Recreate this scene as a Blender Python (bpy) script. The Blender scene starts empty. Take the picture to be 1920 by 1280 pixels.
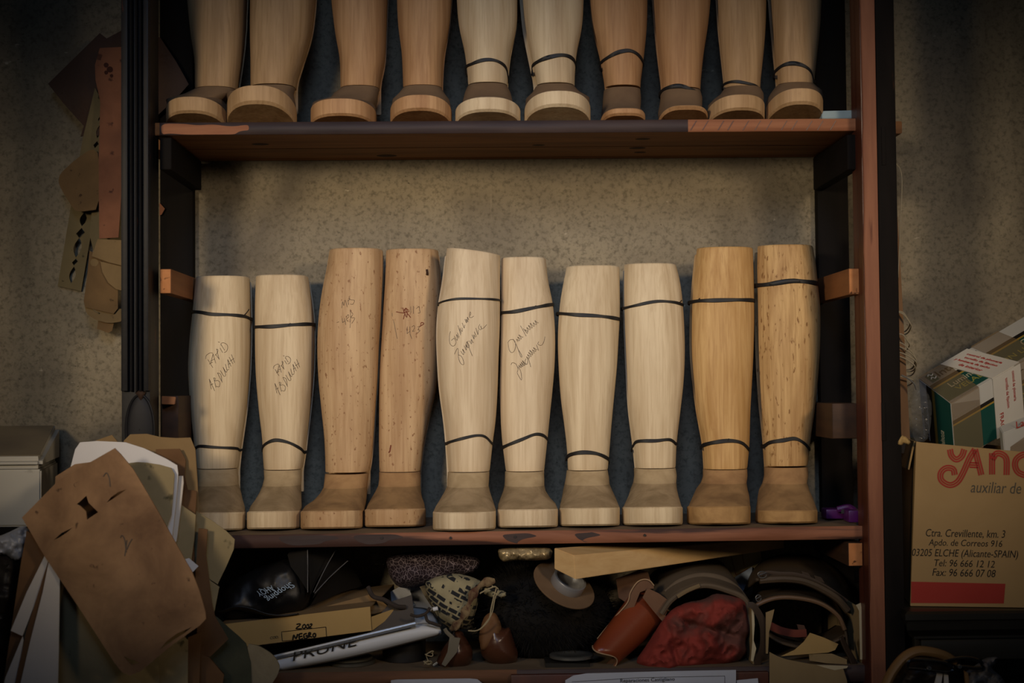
import bpy, bmesh, math, random
import numpy as np
from mathutils import Vector, Matrix, noise
from mathutils.geometry import tessellate_polygon
random.seed(7)
S = bpy.context.scene
C = S.collection
PI = math.pi

# ------------------------------------------------------------------ camera
FPX, CAMY = 2667.0, -2.54
YAW, PITCH, ROLL = -0.01895, 0.03173, -0.00893
CAMP = Vector((-0.04514, CAMY, 0.25837))
RC = (Matrix.Rotation(YAW, 3, 'Z') @ Matrix.Rotation(PI/2+PITCH, 3, 'X') @ Matrix.Rotation(ROLL, 3, 'Z'))
cd = bpy.data.cameras.new('camera'); cam = bpy.data.objects.new('camera', cd); C.objects.link(cam)
cam.matrix_world = Matrix.Translation(CAMP) @ RC.to_4x4()
cd.sensor_width = 36; cd.lens = FPX*36/1920
cd.clip_start = 0.05
cd.dof.use_dof = True; cd.dof.focus_distance = 2.66; cd.dof.aperture_fstop = 3.2
S.camera = cam

# ------------------------------------------------------------------ light
w = bpy.data.worlds.new('world'); S.world = w; w.use_nodes = True
bg = w.node_tree.nodes['Background']
bg.inputs[0].default_value = (0.36, 0.55, 0.80, 1); bg.inputs[1].default_value = 0.012
def spot(name, loc, aim, power, col, size, blend, rad, wide=1.0):
    l = bpy.data.lights.new(name, 'SPOT'); l.energy = power; l.color = col
    l.spot_size = math.radians(size); l.spot_blend = blend; l.shadow_soft_size = rad
    o = bpy.data.objects.new(name, l); C.objects.link(o); o.location = loc; o.scale = (wide, 1, 1)
    o.rotation_euler = (Vector(aim)-Vector(loc)).to_track_quat('-Z', 'Y').to_euler()
    return o
spot('lamp_right', (1.45, -2.4, 0.98), (0.10, 0.1, 0.375), 122, (1.0, 0.78, 0.54), 30, 1.0, 0.2, 1.72)
spot('lamp_left', (-1.35, -2.55, 0.80), (0.0, 0.1, 0.375), 176, (1.0, 0.80, 0.56), 30, 1.0, 0.2, 1.72)
spot('blue_fill_spot', (-0.1, -2.5, 1.55), (0.0, 0.1, 0.39), 112, (0.45, 0.64, 1.0), 32, 1.0, 0.5, 1.4)  # added blue fill with no window behind it, tints gaps between the boot trees
S.view_settings.view_transform = 'Standard'; S.view_settings.look = 'None'
S.view_settings.exposure = 0.0; S.view_settings.gamma = 1.0
S.view_settings.use_curve_mapping = False

# ------------------------------------------------------------------ projection helpers
def P(px, py, Y):
    d = RC @ Vector(((px-960)/FPX, (640-py)/FPX, -1.0))
    return CAMP + d*((Y-CAMY)/d.y)
def proj(p):
    c = RC.transposed() @ (Vector(p)-CAMP)
    return 960+FPX*c.x/-c.z, 640-FPX*c.y/-c.z

# ------------------------------------------------------------------ materials
def lin(c):
    if isinstance(c, str):
        c = [int(c[i:i+2], 16)/255 for i in (1, 3, 5)]
    return tuple((v/12.92 if v <= .04045 else ((v+.055)/1.055)**2.4) for v in c)+(1.0,)
MATS = {}
def mat(name, c1, c2=None, rough=.8, scale=8, stretch=(1, 1, 1), bump=.0, bscale=60, metal=0, spec=.3,
        contrast=.5, speck=None, speck_amt=.62, speck_scale=60, alpha=1.0, coat=0, detail=6, bstretch=None, bdist=.004, grain=None, gstretch=(70, 70, 2.2), gamt=.5, sstretch=None):
    if name in MATS: return MATS[name]
    m = bpy.data.materials.new(name); m.use_nodes = True; MATS[name] = m
    nt = m.node_tree; N = nt.nodes; L = nt.links; b = N['Principled BSDF']
    b.inputs['Roughness'].default_value = rough; b.inputs['Metallic'].default_value = metal
    b.inputs['Specular IOR Level'].default_value = spec
    if coat: b.inputs['Coat Weight'].default_value = coat; b.inputs['Coat Roughness'].default_value = .25
    tc = N.new('ShaderNodeTexCoord')
    oi = N.new('ShaderNodeObjectInfo')
    ad = N.new('ShaderNodeVectorMath'); ad.operation = 'ADD'
    ml = N.new('ShaderNodeVectorMath'); ml.operation = 'SCALE'; ml.inputs[0].default_value = (13.1, 7.7, 5.3)
    L.new(oi.outputs['Random'], ml.inputs['Scale']); L.new(tc.outputs['Object'], ad.inputs[0]); L.new(ml.outputs[0], ad.inputs[1])
    mp = N.new('ShaderNodeMapping'); mp.inputs['Scale'].default_value = stretch; L.new(ad.outputs[0], mp.inputs[0])
    def ramp(src, a, bb, p0, p1):
        r = N.new('ShaderNodeValToRGB'); r.color_ramp.elements[0].position = p0; r.color_ramp.elements[1].position = p1
        r.color_ramp.elements[0].color = a; r.color_ramp.elements[1].color = bb; L.new(src, r.inputs[0]); return r
    if c2 is None:
        b.inputs['Base Color'].default_value = lin(c1); col = None
    else:
        n = N.new('ShaderNodeTexNoise'); n.inputs['Scale'].default_value = scale; n.inputs['Detail'].default_value = detail
        n.inputs['Roughness'].default_value = .6; n.inputs['Distortion'].default_value = .4
        L.new(mp.outputs[0], n.inputs['Vector'])
        r = ramp(n.outputs['Fac'], lin(c1), lin(c2), .5-contrast/2, .5+contrast/2); col = r.outputs[0]
        if grain:
            ng = N.new('ShaderNodeTexNoise'); ng.inputs['Scale'].default_value = 3; ng.inputs['Detail'].default_value = 5; ng.inputs['Distortion'].default_value = .5
            mpg = N.new('ShaderNodeMapping'); mpg.inputs['Scale'].default_value = gstretch; L.new(ad.outputs[0], mpg.inputs[0]); L.new(mpg.outputs[0], ng.inputs['Vector'])
            mg = ramp(ng.outputs['Fac'], (0, 0, 0, 1), (gamt, gamt, gamt, 1), .46, .66)
            mxg = N.new('ShaderNodeMix'); mxg.data_type = 'RGBA'; L.new(mg.outputs[0], mxg.inputs['Factor'])
            L.new(col, mxg.inputs['A']); mxg.inputs['B'].default_value = lin(grain); col = mxg.outputs['Result']
        if speck:
            n2 = N.new('ShaderNodeTexNoise'); n2.inputs['Scale'].default_value = speck_scale; n2.inputs['Detail'].default_value = 4
            if sstretch:
                mps = N.new('ShaderNodeMapping'); mps.inputs['Scale'].default_value = sstretch; L.new(ad.outputs[0], mps.inputs[0]); L.new(mps.outputs[0], n2.inputs['Vector'])
            else: L.new(mp.outputs[0], n2.inputs['Vector'])
            mk = ramp(n2.outputs['Fac'], (0, 0, 0, 1), (1, 1, 1, 1), speck_amt, speck_amt+.06)
            mx = N.new('ShaderNodeMix'); mx.data_type = 'RGBA'; L.new(mk.outputs[0], mx.inputs['Factor'])
            L.new(col, mx.inputs['A']); mx.inputs['B'].default_value = lin(speck); col = mx.outputs['Result']
        L.new(col, b.inputs['Base Color'])
    if bump:
        n3 = N.new('ShaderNodeTexNoise'); n3.inputs['Scale'].default_value = bscale; n3.inputs['Detail'].default_value = 5
        if bstretch:
            mp2 = N.new('ShaderNodeMapping'); mp2.inputs['Scale'].default_value = bstretch; L.new(ad.outputs[0], mp2.inputs[0]); L.new(mp2.outputs[0], n3.inputs['Vector'])
        else: L.new(ad.outputs[0], n3.inputs['Vector'])
        bp = N.new('ShaderNodeBump'); bp.inputs['Strength'].default_value = bump; bp.inputs['Distance'].default_value = bdist
        L.new(n3.outputs['Fac'], bp.inputs['Height']); L.new(bp.outputs[0], b.inputs['Normal'])
    if alpha < 1: b.inputs['Alpha'].default_value = alpha
    return m
def wood(name, c1, c2, **k):
    k.setdefault('scale', 3); k.setdefault('stretch', (14, 14, 1.1)); k.setdefault('rough', .62); k.setdefault('contrast', .34)
    k.setdefault('bump', .06); k.setdefault('bscale', 10); k.setdefault('bstretch', (14, 14, 1))
    return mat(name, c1, c2, **k)
def woodx(name, c1, c2, **k):
    k.setdefault('stretch', (1.1, 9, 14)); k.setdefault('bstretch', (1.2, 14, 14)); return wood(name, c1, c2, **k)

# ------------------------------------------------------------------ object helpers
def obj(name, me, m=None, parent=None, smooth=True, angle=40):
    if isinstance(me, bmesh.types.BMesh):
        bm = me; me = bpy.data.meshes.new(name)
        bmesh.ops.recalc_face_normals(bm, faces=bm.faces[:]); bm.to_mesh(me); bm.free()
    ms = m if isinstance(m, (list, tuple)) else [m] if m else []
    for x in ms: me.materials.append(x)
    if smooth:
        me.polygons.foreach_set('use_smooth', [True]*len(me.polygons))
        try: me.set_sharp_from_angle(angle=math.radians(angle))
        except Exception: pass
    o = bpy.data.objects.new(name, me); C.objects.link(o)
    if parent is not None:
        o.parent = parent
        off, q = Vector(), parent                              # parents are never rotated
        while q is not None: off += q.location; q = q.parent
        me.transform(Matrix.Translation(-off))
    return o
def tag(o, label=None, cat=None, group=None, kind=None):
    if label: o['label'] = label
    if cat: o['category'] = cat
    if group: o['group'] = group
    if kind: o['kind'] = kind
    return o
def thing(name, label, cat, loc=(0, 0, 0), group=None):
    o = bpy.data.objects.new(name, None); C.objects.link(o); o.location = loc; o.empty_display_size = .03
    return tag(o, label, cat, group)
def origin_to(o, loc):
    """move a childless top-level mesh's origin without moving it"""
    loc = Vector(loc); o.data.transform(Matrix.Translation(-loc)); o.location = loc; return o
def recentre(o):
    if o.type == 'MESH' and o.parent is None and not o.children:
        v = [x.co for x in o.data.vertices]
        c = sum(v, Vector())/len(v); z = min(x.z for x in v); origin_to(o, (c.x, c.y, z))
    return o
def box_bm(x0, x1, y0, y1, z0, z1, bev=.0):
    bm = bmesh.new(); bmesh.ops.create_cube(bm, size=1)
    for v in bm.verts: v.co = Vector((x0+(v.co.x+.5)*(x1-x0), y0+(v.co.y+.5)*(y1-y0), z0+(v.co.z+.5)*(z1-z0)))
    if bev: bmesh.ops.bevel(bm, geom=bm.edges[:], offset=bev, segments=2, affect='EDGES', profile=.6)
    return bm
def join(*bms):
    out = bmesh.new()
    for b in bms:
        me = bpy.data.meshes.new('tmp'); b.to_mesh(me); b.free(); out.from_mesh(me); bpy.data.meshes.remove(me)
    return out
def hexa_bm(c, bev=0):
    """c: 8 corners: front TL TR BR BL, back TL TR BR BL"""
    bm = bmesh.new(); v = [bm.verts.new(p) for p in c]
    for f in ((0, 1, 2, 3), (4, 7, 6, 5), (0, 4, 5, 1), (1, 5, 6, 2), (2, 6, 7, 3), (3, 7, 4, 0)): bm.faces.new([v[i] for i in f])
    if bev: bmesh.ops.bevel(bm, geom=bm.edges[:], offset=bev, segments=2, affect='EDGES')
    return bm
def grid_bm(rows, closed_u=False, cap=False, bm=None):
    bm = bm or bmesh.new()
    V = [[bm.verts.new(p) for p in r] for r in rows]
    n = len(V[0])
    for a, b in zip(V, V[1:]):
        for i in range(n if closed_u else n-1):
            j = (i+1) % n
            try: bm.faces.new((a[i], a[j], b[j], b[i]))
            except ValueError: pass
    if cap:
        bm.faces.new(V[0][::-1]); bm.faces.new(V[-1])
    return bm
def smoothline(pts, n):
    """Catmull-Rom through pts (any dimension), n samples evenly by length"""
    p = np.array([list(x) for x in pts], float)
    if len(p) == 2: return [Vector(p[0]+(p[1]-p[0])*t) for t in np.linspace(0, 1, n)]
    q = np.vstack([2*p[0]-p[1], p, 2*p[-1]-p[-2]]); out = []
    for i in range(1, len(q)-2):
        for t in np.linspace(0, 1, 16, endpoint=False):
            a, b, c, d = q[i-1], q[i], q[i+1], q[i+2]
            out.append(.5*(2*b+(c-a)*t+(2*a-5*b+4*c-d)*t*t+(3*b-a-3*c+d)*t**3))
    out.append(p[-1]); out = np.array(out)
    s = np.r_[0, np.cumsum(np.linalg.norm(np.diff(out, axis=0), axis=1))]
    t = np.linspace(0, s[-1], n)
    return [Vector([np.interp(x, s, out[:, k]) for k in range(out.shape[1])]) for x in t]
def tube_bm(pts, r, seg=6, n=None, flat=1.0, closed=False, bm=None, updir=(0, 0, 1)):
    if n: pts = smoothline(pts, n)
    pts = [Vector(p) for p in pts]; rows = []; m = len(pts)
    for i, p in enumerate(pts):
        if closed: t = pts[(i+1) % m]-pts[i-1]
        else: t = pts[min(i+1, m-1)]-pts[max(i-1, 0)]
        if t.length < 1e-9: t = Vector((1, 0, 0))
        t.normalize(); u = Vector(updir); s = t.cross(u)
        if s.length < 1e-3: s = t.cross(Vector((0, 1, .1)))
        s.normalize(); u = s.cross(t)
        rr = r[i] if isinstance(r, (list, tuple)) else r
        rows.append([p+s*(rr*flat*math.cos(a))+u*(rr*math.sin(a)) for a in [2*PI*k/seg for k in range(seg)]])
    if closed: rows.append(rows[0])
    b = grid_bm(rows, True, not closed, bm)
    if closed: bmesh.ops.remove_doubles(b, verts=b.verts[:], dist=1e-7)
    return b
def chaikin(p, k=1):
    for _ in range(k):
        q = []
        for a, b in zip(p, p[1:]+p[:1]):
            q += [(a[0]*.8+b[0]*.2, a[1]*.8+b[1]*.2), (a[0]*.2+b[0]*.8, a[1]*.2+b[1]*.8)]
        p = q
    return p
def px_mesh(outer, holes=(), edge=18):
    loops = [list(outer)]+[list(h) for h in holes]
    flat = [p for l in loops for p in l]
    tris = tessellate_polygon([[Vector((x, y, 0)) for x, y in l] for l in loops])
    bm = bmesh.new(); v = [bm.verts.new((x, y, 0)) for x, y in flat]
    for t in tris:
        try: bm.faces.new([v[i] for i in t])
        except ValueError: pass
    for _ in range(7):
        es = [e for e in bm.edges if e.calc_length() > edge]
        if not es: break
        bmesh.ops.subdivide_edges(bm, edges=es, cuts=1); bmesh.ops.triangulate(bm, faces=bm.faces[:])
        bmesh.ops.beautify_fill(bm, faces=bm.faces[:], edges=[e for e in bm.edges if not e.is_boundary])
    return bm
def nz(x, y, s=1.0, seed=0): return noise.noise(Vector((x*s+seed*17.3, y*s-seed*9.1, seed*3.7)))
def sheet(name, pts, Y, m, parent=None, th=.002, holes=(), wav=.0, ws=.012, edge=20, rnd=0, seed=1, label=None, cat=None, group=None):
    """a stiff sheet with real thickness; pts are read off the photograph, Y = depth at which it stands (number or function of the point)"""
    if rnd: pts = chaikin(list(pts), rnd)
    bm = px_mesh(pts, holes, edge)
    f = Y if callable(Y) else (lambda x, y: Y)
    ext = bmesh.ops.extrude_face_region(bm, geom=bm.faces[:])
    back = {g for g in ext['geom'] if isinstance(g, bmesh.types.BMVert)}
    for v in bm.verts:
        x, y = v.co.x, v.co.y
        d = f(x, y)+wav*nz(x, y, ws, seed)
        q = P(x, y, d)
        if v in back: q = q+Vector((0, th, 0))
        v.co = q
    o = obj(name, bm, m, parent, angle=35)
    if label: tag(o, label, cat, group)
    return o if parent is not None else recentre(o)
def inflate(name, pts, Y0, H, R, m, parent=None, amp=0, ns=.03, edge=9, rnd=1, seed=2, back=.7, fold=None, label=None, cat=None, group=None):
    """a padded volume: outline at depth Y0, bulging H towards the front, wrinkled by noise"""
    if rnd: pts = chaikin(list(pts), rnd)
    bm = px_mesh(pts, (), edge)
    A = np.array(pts); B = np.roll(A, -1, 0)
    def dist(x, y):
        p = np.array((x, y)); d = B-A; t = np.clip(((p-A)*d).sum(1)/np.maximum((d*d).sum(1), 1e-9), 0, 1)
        return np.sqrt((((A+d*t[:, None])-p)**2).sum(1).min())
    f0 = Y0 if callable(Y0) else (lambda x, y: Y0)
    dup = bmesh.ops.duplicate(bm, geom=bm.faces[:]+bm.verts[:]+bm.edges[:])
    bk = {g for g in dup['geom'] if isinstance(g, bmesh.types.BMVert)}
    for v in bm.verts:
        x, y = v.co.x, v.co.y; d = dist(x, y); k = min(d/R, 1); h = H*math.sqrt(max(0, 1-(1-k)**2))
        if v in bk: yy = f0(x, y)+h*back
        else:
            wr = amp*(nz(x, y, ns, seed)+.5*abs(nz(x, y, ns*2.3, seed+3)))*min(1, k*2)
            if fold: wr += fold(x, y)*min(1, k*2)
            yy = f0(x, y)-h+wr
        v.co = P(x, y, yy)
    bmesh.ops.remove_doubles(bm, verts=bm.verts[:], dist=2e-5)
    o = obj(name, bm, m, parent, angle=60)
    if label: tag(o, label, cat, group)
    return o if parent is not None else recentre(o)
def loft(name, curves, m, parent=None, n=32, th=0.0, label=None, cat=None, rows=8):
    cs = [smoothline(c, n) for c in curves]
    if rows and len(cs) > 1:
        cols = [smoothline([c[i] for c in cs], rows) for i in range(n)]
        cs = [[cols[i][r] for i in range(n)] for r in range(rows)]
    bm = grid_bm(cs)
    o = obj(name, bm, m, parent, angle=60)
    if th:
        s = o.modifiers.new('thickness', 'SOLIDIFY'); s.thickness = th; s.offset = 0
    if label: tag(o, label, cat)
    return o
def mesh_text(body, shear=0):
    c = bpy.data.curves.new('lettering', 'FONT'); c.body = body; c.shear = shear; c.extrude = 0; c.resolution_u = 3
    o = bpy.data.objects.new('lettering', c); C.objects.link(o)
    me = bpy.data.meshes.new_from_object(o.evaluated_get(bpy.context.evaluated_depsgraph_get()))
    bpy.data.objects.remove(o); bpy.data.curves.remove(c); return me
def text(body, O, U, V, m, parent, name='lettering', shear=0, lift=.0006, mapf=None, label=None):
    """printed lettering lying on a surface: O bottom left, U bottom right, V top left"""
    bpy.context.view_layer.update()
    me = mesh_text(body, shear)
    xs = [v.co.x for v in me.vertices]; ys = [v.co.y for v in me.vertices]
    x0, x1, y0, y1 = min(xs), max(xs), min(ys), max(ys)
    O, U, V = Vector(O), Vector(U), Vector(V); n = (U-O).cross(V-O).normalized()
    for v in me.vertices:
        a, b = (v.co.x-x0)/(x1-x0), (v.co.y-y0)/(y1-y0)
        v.co = O+(U-O)*a+(V-O)*b+n*lift
    bm = bmesh.new(); bm.from_mesh(me); bpy.data.meshes.remove(me)
    ext = bmesh.ops.extrude_face_region(bm, geom=bm.faces[:])
    for g in ext['geom']:
        if isinstance(g, bmesh.types.BMVert): g.co = g.co-n*(lift*.9)
    o = obj(name, bm, m, parent, smooth=False)
    if label: o['label'] = label
    return o
def strokes(name, lines, r, surf, m, parent, off=.0003):
    bm = bmesh.new()
    for l in lines:
        l = smoothline(l, max(3, len(l)*4)) if len(l) > 3 else [q for a_, b_ in zip(l, l[1:]) for q in smoothline([a_, b_], 4)]
        tube_bm([surf(p[0], p[1])+Vector((0, -off, 0)) for p in l], r, 4, bm=bm)
    return obj(name, bm, m, parent)

# ------------------------------------------------------------------ material palette
M_wall = None
def wall_material():
    m = bpy.data.materials.new('rough_plaster'); m.use_nodes = True; nt = m.node_tree; N = nt.nodes; L = nt.links; b = N['Principled BSDF']
    b.inputs['Roughness'].default_value = .95; b.inputs['Specular IOR Level'].default_value = .1
    tc = N.new('ShaderNodeTexCoord')
    def ns(scale, det=6, rough=.6, st=(1, 1, 1), dist=0):
        mp = N.new('ShaderNodeMapping'); mp.inputs['Scale'].default_value = st; L.new(tc.outputs['Object'], mp.inputs[0])
        n = N.new('ShaderNodeTexNoise'); n.inputs['Scale'].default_value = scale; n.inputs['Detail'].default_value = det
        n.inputs['Roughness'].default_value = rough; n.inputs['Distortion'].default_value = dist; L.new(mp.outputs[0], n.inputs['Vector']); return n
    def rp(s, a, c, p0, p1):
        r = N.new('ShaderNodeValToRGB'); r.color_ramp.elements[0].position = p0; r.color_ramp.elements[1].position = p1
        r.color_ramp.elements[0].color = a; r.color_ramp.elements[1].color = c; L.new(s, r.inputs[0]); return r
    def mx(f, a, c, mode='MIX'):
        x = N.new('ShaderNodeMix'); x.data_type = 'RGBA'; x.blend_type = mode
        L.new(f, x.inputs['Factor']); L.new(a, x.inputs['A'])
        if isinstance(c, tuple): x.inputs['B'].default_value = c
        else: L.new(c, x.inputs['B'])
        return x.outputs['Result']
    base = rp(ns(3.2, 7, .62, (1, 1, 1), .6).outputs['Fac'], lin('#6f675a'), lin('#9c9179'), .3, .72)
    fine = rp(ns(95, 6, .75).outputs['Fac'], (.8, .8, .8, 1), (0, 0, 0, 1), .36, .52)
    col = mx(fine.outputs[0], base.outputs[0], lin('#615a4b'))
    pit = rp(ns(130, 4, .65, (1, 1, 1.6)).outputs['Fac'], (.8, .8, .8, 1), (0, 0, 0, 1), .27, .35)
    col = mx(pit.outputs[0], col, lin('#2c2820'))
    stain = rp(ns(2.2, 4, .55, (2.2, 1, .8)).outputs['Fac'], (0, 0, 0, 1), (.55, .55, .55, 1), .56, .72)
    col = mx(stain.outputs[0], col, lin('#454036'))
    drip = rp(ns(7, 5, .6, (7, 1, .5)).outputs['Fac'], (0, 0, 0, 1), (.6, .6, .6, 1), .68, .76)
    col = mx(drip.outputs[0], col, lin('#b3a68e'))
    wsp = rp(ns(32, 3, .5, (1, 1, 1.8)).outputs['Fac'], (0, 0, 0, 1), (.6, .6, .6, 1), .74, .79)
    col = mx(wsp.outputs[0], col, lin('#cfc4ac'))
    L.new(col, b.inputs['Base Color'])
    n3 = ns(75, 6, .7); bp = N.new('ShaderNodeBump'); bp.inputs['Strength'].default_value = .5; bp.inputs['Distance'].default_value = .004
    L.new(n3.outputs['Fac'], bp.inputs['Height']); L.new(bp.outputs[0], b.inputs['Normal'])
    return m
M_black = mat('black_paint', '#0c0b0d', '#17171a', rough=.5, scale=6, stretch=(6, 6, 1), spec=.2, bump=.15, bscale=40, speck='#6a3a22', speck_amt=.70, speck_scale=9)
M_darkwood = mat('dark_stained_wood', '#0b0908', '#15100d', rough=.75, scale=4, stretch=(10, 10, 1), spec=.12)
M_redbrown = mat('red_brown_varnish', '#3b1d14', '#54291b', rough=.4, scale=3, stretch=(10, 10, 1), spec=.5)
M_orange = wood('stripped_orange_wood', '#6c4230', '#875a42', rough=.7, speck='#4a2418', speck_amt=.66, speck_scale=3)
M_shelfraw = woodx('raw_shelf_edge', '#7a4a33', '#9c6a4b', rough=.75, speck='#4a2418', speck_amt=.62, speck_scale=3)
M_shelfwood = woodx('shelf_underside', '#6a4522', '#8e6034', rough=.7, speck='#2e1a0c', speck_amt=.66, speck_scale=2.2)
M_shelfdark = woodx('dark_painted_edge', '#2a2124', '#41332f', rough=.6)
M_dust = mat('dusty_board_top', '#5a4a38', '#75634c', rough=.95, scale=14)
M_endgrain = mat('end_grain', '#9a6238', '#bb8152', rough=.85, scale=30, speck='#4a2c18', speck_amt=.6, speck_scale=70)
M_cleat = woodx('cleat_wood', '#6a4326', '#845632', stretch=(9, 1, 12))
M_band = mat('black_rubber', '#131315', rough=.55, spec=.4)
M_pencil = mat('pencil_line', '#5f5040', rough=.8)
M_redpencil = mat('red_pencil', '#7e4530', rough=.8)

# ------------------------------------------------------------------ setting
M_wall = wall_material()
wl = obj('wall_back', box_bm(-2.6, 2.6, .296, .42, -1.12, 1.9), M_wall, smooth=False); tag(wl, kind='structure')
fl = obj('floor', box_bm(-2.6, 2.6, -3.4, .42, -1.2, -1.12), mat('floor_tiles', '#3b3029', '#4c4037', rough=.7, scale=5), smooth=False); tag(fl, kind='structure')

# ------------------------------------------------------------------ shelving unit
unit = thing('shelving_unit', 'tall dark wooden shelving unit with fluted post and raw wood shelf edges', 'shelving', (0, 0, -1.12))
ZT, ZB = 1.12, -1.12
def X(px, py, Y): return P(px, py, Y).x
def Z(px, py, Y): return P(px, py, Y).z
YF = -.04
xl0, xl1 = X(228, 400, YF), X(281, 400, YF)
zcut = Z(250, 733, YF)
# left post: core + reeded face above, panel with oval below
core = box_bm(xl0, xl1, YF, .028, ZB, ZT, .001)
reeds = []
for a, b, dp, kind in ((228, 231, .004, 0), (231, 241.5, .009, 0), (243.8, 251, .010, 1), (254.5, 260.2, .008, 1), (262, 268.5, .010, 1), (271, 280.5, .009, 0)):
    x0, x1 = X(a, 400, YF), X(b, 400, YF)
    if kind == 0: reeds.append(box_bm(x0, x1, YF-dp, YF+.001, zcut, ZT, .0012))
    else:
        rows = [[Vector(((x0+x1)/2-math.cos(t)*(x1-x0)/2, YF-dp*math.sin(t), z)) for t in np.linspace(0, PI, 9)] for z in (zcut, ZT)]
        reeds.append(grid_bm(rows))
post = obj('post', join(core, *reeds), M_black, unit); post['label'] = 'black fluted left front post'
cx, cz = X(263, 805, YF), Z(263, 805, YF)
rx, rz = .0235, .058
ov = grid_bm([[Vector((cx+rx*k*math.cos(t), YF-.0045*math.sqrt(max(0, 1-k*k))-.001, cz+rz*k*math.sin(t))) for t in np.linspace(0, 2*PI, 40, endpoint=False)] for k in (.02, .3, .55, .75, .9, 1)], True)
obj('oval_boss', ov, mat('oval_grey_black', '#131316', '#1c1c20', rough=.55, scale=20, spec=.2), unit)
obj('oval_rim', tube_bm([(cx+rx*1.04*math.cos(t), YF-.002, cz+rz*1.04*math.sin(t)) for t in np.linspace(0, 2*PI, 48, endpoint=False)], .0022, 8, closed=True, updir=(0, 1, 0)), M_black, unit)
inflate('carved_knot', [(252, 735), (262, 731), (274, 734), (270, 742), (264, 752), (258, 742)], YF-.003, .006, 6, mat('worn_carving', '#3a271a', '#221710', scale=40), unit, rnd=1)
# right post
xr0, xr1, xr2 = X(1622, 640, YF), X(1650.5, 640, YF), X(1686, 640, YF)
o = obj('post', box_bm(xr1, xr2, YF-.004, .027, ZB, ZT, .002), mat('flat_black_paint', '#0d0b0a', '#181412', rough=.8, scale=6, stretch=(6, 6, 1), spec=.1, speck='#3a2417', speck_amt=.70, speck_scale=9), unit); o['label'] = 'black outer strip of right front post'
# wavy stripped strip
zz = np.linspace(ZB, ZT, 90)
rows = []
for z in zz:
    e = .0018*nz(z*9, 1.5, 1, 3)+.001*nz(z*30, .5, 1, 4)
    a, b = xr0+max(-.002, e)+.001, xr1-.0002
    rows.append([Vector((a, YF-.0015, z)), Vector((a+.0015, YF-.0032, z)), Vector((b-.001, YF-.0032, z)), Vector((b, YF-.001, z))])
o = obj('stripped_edge', grid_bm(rows), M_orange, unit); o['label'] = 'orange strip of stripped wood'
prof = [(xr1, YF), (xr0, YF), (xr0-.0015, YF+.006), (xr0+.0005, YF+.012), (xr0-.002, YF+.022), (xr0+.0005, YF+.030), (xr0-.001, YF+.045), (xr0, .027), (xr1, .027)]
o = obj('moulding', grid_bm([[Vector((x, y, z)) for x, y in prof] for z in (ZB, ZT)], True), M_redbrown, unit); o['label'] = 'red-brown varnished inner moulding'
for y0, y1 in ((238, 310), (755, 826)):
    a, b = P(1646, y0, YF-.004), P(1657, y1, YF-.004)
    obj('mortise_patch', box_bm(a.x+.006, b.x+.004, YF-.0055, YF, b.z, a.z, .0008), M_darkwood, unit)
# shelves
def shelf(fl, fr, th, tab=None, ymax=.294, name='shelf'):
    """fl / fr: pixel of the front top edge, left and right"""
    a, b = P(fl[0], fl[1], 0), P(fr[0], fr[1], 0)
    xa, xb = -.700, .672
    sl = (b.z-a.z)/(b.x-a.x); za, zb = a.z+(xa-a.x)*sl, a.z+(xb-a.x)*sl
    return xa, xb, za, zb, sl
def zline(s, x): return s[2]+(x-s[0])*s[4]
def build_shelf(s, th, edge_mats, x0=None, x1=None, seams=True):
    xa, xb = x0 or s[0], x1 or s[1]
    z0, z1 = zline(s, xa), zline(s, xb)
    def slab(y0, y1, t0=0, t1=None, ex0=xa, ex1=xb):
        a, b = zline(s, ex0), zline(s, ex1); t1 = t1 or th
        return hexa_bm([(ex0, y0, a-t0), (ex1, y0, b-t0), (ex1, y0, b-t1), (ex0, y0, a-t1), (ex0, y1, a-t0), (ex1, y1, b-t0), (ex1, y1, b-t1), (ex0, y1, a-t1)], .0012)
    return slab
SH_U = shelf((300, 230), (1600, 222), .0225)
SH_M = shelf((440, 1003), (1610, 985.5), .0235)
SH_B = shelf((520, 1261), (1400, 1249), .03)
xi0, xi1 = X(299, 400, 0), X(1612.5, 640, 0)
# upper: front plank, back plank, both between the posts; projecting end to the right of the post
sl = build_shelf(SH_U, .0225, None)
def board(slab, parts, m, label=None, name='shelf'):
    o = obj(name, join(*parts), m, unit, angle=30)
    if label: o['label'] = label
    return o
xend = X(1691, 232, .03)
board(sl, [sl(0, .150, ex0=xi0-.012, ex1=xi1), sl(.029, .150, ex0=xi1-.001, ex1=xend)], M_shelfwood, 'front plank of the top shelf')
board(sl, [sl(.152, .268, ex0=-.69, ex1=xend)], M_shelfwood, 'rear plank of the top shelf')
board(sl, [sl(.2695, .294, ex0=-.66, ex1=.65)], M_shelfwood)
def edge_strip(s, segs, th, y=0):
    for k, (a, b, m, lb) in enumerate(segs):
        xa, xb = X(a, 240, 0), X(b, 240, 0)
        n = max(4, int((xb-xa)/.008)); rows = []
        for i in range(n+1):
            x = xa+(xb-xa)*i/n; j = .0007*nz(x*40, k, 1, 5)
            z = zline(s, x)
            rows.append([Vector((x, y+.0005, z)), Vector((x, y-.0012+j, z-.001)), Vector((x, y-.0012+j, z-th+.001)), Vector((x, y+.0005, z-th))])
        o = obj('edge_strip', grid_bm(rows), m, unit, angle=70); o['label'] = lb
def patch(pts, s, m, lb, y=-.0016):
    o = sheet('paint_patch', pts, y, m, unit, th=.0008, edge=10, rnd=2); o['label'] = lb
edge_strip(SH_U, [(300, 1290, M_shelfdark, 'dark painted shelf edge'), (1290, 1609, M_shelfraw, 'bare sawn orange shelf edge')], .0225)
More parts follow.
